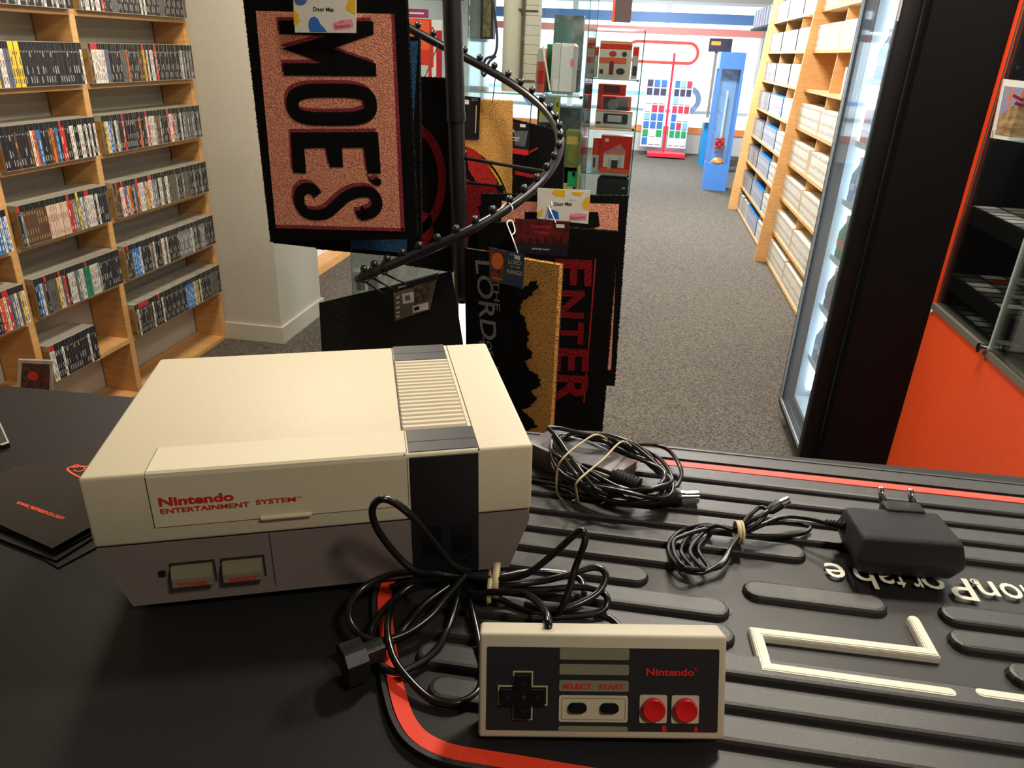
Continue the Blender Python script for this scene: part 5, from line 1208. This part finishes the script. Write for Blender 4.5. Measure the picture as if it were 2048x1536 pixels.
rr_ = random.Random(12)
for si, z in enumerate(FS):
    for k in range(6):
        for d_ in range(2):
            ci_ = 1 if si == 2 else 2 if si == 1 else (0 if si in (0,) else rr_.choice((0,0,3,4) if si < 5 else (0,3)))
            y = FY0+.060+k*.074; x = FX+.104+d_*.075
            if ci_ in bproto: r0 = bproto[ci_].copy(); COL.objects.link(r0); ch = [c.copy() for c in bproto[ci_].children]
            else:
                r0 = bpy.data.objects.new('drink_bottle', None); COL.objects.link(r0); r0.empty_display_size = .02; WL[r0.name] = V((0,0,0)); bproto[ci_] = r0; ch = []
                prof = [(.026,0),(.030,.004),(.031,.02),(.029,.045),(.031,.07),(.030,.10),(.014,.135),(.012,.150)] if ci_ != 4 else [(.026,0),(.030,.005),(.030,.105),(.025,.115)]
                build('body', MB().lathe((0,0,0),(0,0,1),prof,16), M_bot[ci_], r0, sm='auto')
                build('cap', MB().lathe((0,0,prof[-1][1]),(0,0,1),[(.014,0),(.014,.014)] if ci_ != 4 else [(.022,0),(.022,.002)],12), M_wh if ci_ != 1 else mat('green cap',(20,90,50),.4), r0)
                build('label', MB().lathe((0,0,.048),(0,0,1),[(.0312,0),(.0312,.024)],16), mat('bottle label %d'%ci_, [(226,232,240),(220,80,40),(60,60,70),(120,170,210),(226,226,226)][ci_],.4), r0)
            for c in ch: COL.objects.link(c); c.parent = r0
            r0.location = (x,y,z+.0005)
            tag(r0, f'{bn[ci_]} drink {"can" if ci_==4 else "bottle"}, {"front" if d_==0 else "rear"} row, {ordw(k+1)} from the counter side, {lvl[si]} fridge shelf', 'drink', 'drinks in the fridge')
# ------------------------------------------------------------------ black and orange display wall on the right
DX, DY = .975, 2.475
t = thing('display_unit', (1.3,1.9,0), 'large black and orange display unit with glass-fronted sloping game shelves', 'display unit')
M_din = mat('black display lining', (17,16,17), .6, spec=.25)
build('side_wall', MB().box((DX+.012,DY-.004,.70),(1.75,DY+.028,2.3)), M_din, t)
build('filler_panel', MB().box((FX+.058,DY-.002,0),(DX,DY+.030,2.3)), M_black, t)
build('edge_strip', MB().box((DX-.0,DY-.014,.70),(DX+.012,DY+.030,2.3)), mat('bright orange edge',(250,70,24),.4), t)
build('base_cabinet', MB().box((DX,.95,0),(1.74,DY+.030,.700)), M_orange, t)
build('back_wall', MB().box((1.70,.95,.73),(1.745,DY-.004,2.3)), M_din, t)
build('bottom_rail', MB().box((DX-.006,.95,.700),(DX+.020,DY-.014,.718)), mat('grey aluminium rail',(112,110,100),.4), t)
build('floor_panel', MB().box((DX+.02,.95,.70),(1.70,DY-.004,.712)), M_din, t)
gy = at(1985,690,0,DX).y
g1_ = build('glass_door', MB().box((DX+.004,gy+.004,.722),(DX+.009,DY-.02,2.2)), M_glass, t)
build('glass_door', MB().box((DX-.004,1.0,.722),(DX+.001,gy+.006,2.2)), M_glass, t)
build('glass_edge', MB().box((DX-.006,gy-.001,.722),(DX+.003,gy+.006,2.2)), mat('light glass edge',(170,184,178),.2), g1_)
build('glass_edge', MB().box((DX+.003,DY-.022,.722),(DX+.007,DY-.020,2.2)), mat('dim glass edge',(80,84,78),.3), g1_)
build('door_stop', MB().cyl(at(1866,622,0,DX)+V((-.006,-.0,0)),at(1866,622,0,DX)+V((.012,0,0)),.006,14), M_wh, t)
kn = at(1977,697,0,DX); build('clamp', MB().cyl(kn+V((-.020,0,0)),kn+V((.02,0,0)),.010,16).cyl(kn+V((-.026,0,0)),kn+V((-.020,0,0)),.013,16), M_chrome, t, sm='auto')
kn2 = at(2030,745,0,DX)
sA, sB = at(1940,413,1,DY-.01), at(1900,546,1,DY-.01)
ctiles = [(226,222,214),(150,148,150),(96,94,96),(196,190,180),(60,56,60),(206,60,50),(210,180,90),(110,120,140)]
Mt = [mat('cartridge label %d'%i, c, .35) for i,c in enumerate(ctiles)]; M_cart = mat('dark cartridge plastic',(46,44,46),.4)
tp_ = {}
lv_n = 0
levels = [(sA.x, sA.z, 'upper', .004), (sB.x, sB.z, 'middle', .004), (DX+.05, .7125, 'bottom', 0)]
for x0_, z0_, nm, th in levels:
    if nm != 'bottom':
        build('game_shelf', MB().box((x0_-.005,.95,z0_-.045),(1.70,DY-.005,z0_)), M_din, t)
    nc, nr = (7,17)
    cnt_ = 0
    for j in range(nr):
        for i in range(nc):
            y = DY-.055-j*.052; x = x0_+.030+i*.078 + (.0)
            px_, py_ = sight(V((x,y,z0_)))
            if px_ > 2075 or py_ > 985: continue
            ci_ = random.Random(i*37+j*11+len(nm)).choices(range(8),(8,4,3,5,3,1,1,1))[0]
            if ci_ not in tp_:
                o = bpy.data.objects.new('game_cartridge', None); COL.objects.link(o); WL[o.name] = V((0,0,0)); tp_[ci_] = o; o.empty_display_size=.02
                build('shell', MB().box((-.034,-.022,0),(.034,.022,.006)), M_cart, o); build('label', MB().box((-.032,-.020,.006),(.030,.020,.0066)), Mt[ci_], o); o_ = o
            else:
                o_ = tp_[ci_].copy(); COL.objects.link(o_)
                for c in tp_[ci_].children: c2 = c.copy(); COL.objects.link(c2); c2.parent = o_
            o_.location = (x,y,z0_+.0006)
            tag(o_, f'flat game with {["white","grey","dark-grey","pale-grey","black","red","tan","blue-grey"][ci_]} label, {nm} display shelf, {ordw(j+1)} row, {ordw(i+1)} from glass', 'game', 'flat games in the right display unit')
area('display_fill_light', (1.30, 1.9, 2.2), .4, .9, 22, (1,.95,.88), (1.30,1.901,0))  # unseen lamp added to brighten the games; the bar is its made-up fixture
build('added_light_bar', MB().box((1.08,1.4,2.215),(1.52,2.4,2.24)), M_white, bpy.data.objects['display_unit'])
# picture game case on an acrylic stand
fz = vplane(at(2012,160,1,2.30).x, 2.30, 0)
cs = insetpx(fz, ((2010,158),(2100,168),(2085,292),(1984,276)))
zb = fz.w(*cs[3]).z
build('picture_shelf', MB().box((1.10,2.15,zb-.012),(1.70,DY-.005,zb-.004)), mat('smoked shelf',(70,66,62),.3), t)
t2 = thing('game_case', fz.w(*cs[3]), 'white-framed game case with colourful battle picture in the top right display', 'game case')
build('case', MB().prism(cs,-.012,0,fz), M_wh, t2)
M_bat = mat('colourful battle art', (96,150,206), .4, col2=(196,120,80), noise_scale=42, split=.5)
inn_ = insetpx(fz, ((2009,172),(2098,181),(2084,282),(1990,268)))
build('cover_art', MB().prism(inn_,0,.0006,fz), M_bat, t2)
build('cover_art', MB().prism(insetpx(fz,((1996,236),(2020,214),(2046,206),(2090,222),(2084,282),(1990,268))),.0006,.001,fz), mat('dusty battle ground',(186,150,110),.4,col2=(120,96,60),noise_scale=60), t2)
build('cover_art', MB().ribbon(insetpx(fz,((2026,190),(2044,200),(2060,192))),.006,.001,.0014,fz).ribbon(insetpx(fz,((2030,205),(2044,212),(2058,206))),.008,.001,.0014,fz), mat('maroon print',(120,30,44),.4), t2)
build('stand', MB().tube([fz.w(*fz.px(1992,256),.004),fz.w(*fz.px(1982,262),.012),fz.w(*fz.px(1981,276),.012),fz.w(*fz.px(1990,280),.004)],.0018,6), M_acr, t2)
build('knob', MB().cyl(at(2035,135,1,DY-.012),at(2035,135,1,DY-.03),.005,12), M_chrome, t)
s0, s1 = at(1832,-12,0,FX-.012), at(1824,38,0,FX-.012)
build('sticker', MB().box((FX-.0128,FY0-.024,s1.z),(FX-.012,FY0-.006,s0.z)), mat('pinkish sticker',(206,184,180),.5), bpy.data.objects['drinks_fridge'])
# ------------------------------------------------------------------ far end of the shop
t = thing('card_spinner', (.38,12.0,0), 'red spinner stand of gift cards in front of the shop window', 'spinner stand')
M_rs = mat('red stand paint',(216,36,60),.4)
build('base', MB().box((.10,11.75,.02),(.66,12.25,.07)).box((.13,11.80,0),(.17,11.86,.02)).box((.58,11.80,0),(.62,11.86,.02)), M_rs, t)
build('pole', MB().cyl(V((.34,12,.07)),V((.34,12,1.45)),.018,12), M_rs, t)
cc_ = [(60,110,180),(40,150,80),(226,226,226),(200,50,70),(60,60,80),(130,180,220)]
rr_ = random.Random(2)
for side,(xa,xb,lab) in enumerate(((-.02,.30,'left'),(.38,.66,'right'))):
    pf = build('card_panel', MB().box((xa,11.93,.14),(xb,11.95,1.12)), mat('pale grid',(206,214,226),.5), t)
    for r_ in range(8):
        for c_ in range(3):
            ci_ = [2,1,0,0,3,2,4,0][r_] if rr_.random()<.75 else rr_.randrange(6)
            build('gift_card', MB().box((xa+.02+c_*(xb-xa-.02)/3,11.918,.18+r_*.116),(xa+.0+(c_+1)*(xb-xa-.02)/3,11.928,.27+r_*.116)), mat('gift card %d'%ci_,cc_[ci_],.4), pf)
t = thing('claw_cabinet', (.87,9.2,0), 'tall blue glass-fronted prize cabinet beside the white case shelves', 'cabinet')
M_bl = mat('sky blue cabinet',(80,140,220),.4); M_bl2 = mat('light blue panel',(130,180,235),.4)
build('body', MB().box((.755,9.06,0),(1.02,9.35,.30)).box((.755,9.06,1.30),(1.02,9.35,1.47)).box((.755,9.06,.3),(.785,9.09,1.30)).box((.99,9.06,.3),(1.02,9.09,1.30)).box((.755,9.3,.3),(1.02,9.35,1.30)), M_bl, t)
build('back_panel', MB().box((.79,9.28,.3),(.985,9.299,1.30)), M_bl2, t)
build('glass_front', MB().box((.785,9.06,.3),(.99,9.065,1.30)), M_glass, t)
rb_ = MB()
for i in range(12): rb_.sphere((.85+.035*(i%3),9.14+.03*(i%2),.47+.03*(i//3)),.022,seg=8)
tag(build('prize_balls', rb_, mat('red gloss ball',(196,30,50),.3), sm=True), 'pile of red balls behind the front of the blue prize cabinet', 'balls')
bpy.data.objects['prize_balls']['kind'] = 'stuff'
tag(build('orange_ornament', MB().lathe((.885,9.12,.30),(0,0,1),[(.07,0),(.075,.02),(.05,.05),(.01,.065)],14), mat('orange ornament',(244,150,70),.4), sm=True), 'round orange ornament low in the blue prize cabinet', 'ornament')
tag(build('lever', MB().cyl(V((.89,9.15,.58)),V((.89,9.15,1.08)),.012,10), M_wh), 'white vertical rod in the blue prize cabinet', 'rod')
t = thing('side_counter', (.97,11.4,0), 'small bright blue counter with white top near the shop window', 'counter')
build('top', MB().box((.80,11.15,.585),(1.2,11.7,.615)), M_wh, t); build('body', MB().box((.84,11.2,0),(1.18,11.66,.585)), mat('azure panel',(20,140,200),.4), t)
t = thing('poster_screen', (1.02,11.9,0), 'dark picture board with orange lettering at the right of the shop window', 'poster board')
a_, b_ = at(1420,76,1,11.9), at(1462,105,1,11.9)
build('board', MB().box((a_.x,11.9,b_.z),(b_.x,11.93,a_.z)), mat('dark poster',(52,44,72),.4,col2=(30,30,50),noise_scale=10), t)
build('lettering', MB().box((a_.x+.03,11.895,a_.z-.09),(a_.x+.16,11.9,a_.z-.04)), mat('amber letters',(240,150,60),.4), t)
build('post', MB().box((a_.x+.1,11.93,0),(a_.x+.14,11.96,b_.z)), M_grey, t)
t = thing('magazine_rack', (1.0,10.6,0), 'dark rack of magazines and toys left of the blue prize cabinet', 'rack')
build('frame', MB().box((.86,10.7,0),(1.18,10.76,1.28)), mat('slate rack',(70,80,120),.5), t)
for i in range(12):
    cc3 = [(214,222,230),(60,70,120),(200,60,60),(90,150,200),(40,50,90),(226,226,226)][i%6]
    build('magazine', MB().box((.87+(i%2)*.15,10.66,.10+(i//2)*.19),(1.0+(i%2)*.15,10.69,.26+(i//2)*.19)), mat('magazine cover %d'%(i%6), cc3, .4, col2=tuple(int(v*.6) for v in cc3), noise_scale=16), t)
t = thing('wall_rack', (1.25,9.3,1.7), 'black wall rack with a row of cases above the prize cabinet', 'rack')
a_ = at(1488,50,1,8.9)
build('board', MB().box((1.08,8.2,1.70),(1.42,9.6,1.72)).box((1.40,8.2,1.5),(1.42,9.6,2.1)), M_black, t)
for i in range(20): 
    build('case', MB().box((1.10,8.25+i*.066,1.72),(1.25,8.25+i*.066+.055,1.90)), mat('rack case %d'%(i%3),[(60,56,70),(170,170,180),(110,100,130)][i%3],.4), t)
t = thing('hanging_sign', (-.15,10.9,1.9), 'dark brown banner hanging near the window above the narrow cabinet', 'banner')
a_, b_ = at(1228,44,1,6.5), at(1268,-30,1,6.5)
build('panel', MB().box((a_.x,6.5,a_.z),(b_.x,6.53,CEIL)), mat('dark brown board',(92,74,72),.6), t)
build('edge', MB().box((a_.x-.02,6.5,a_.z-.0),(a_.x,6.53,CEIL)), M_orange, t)
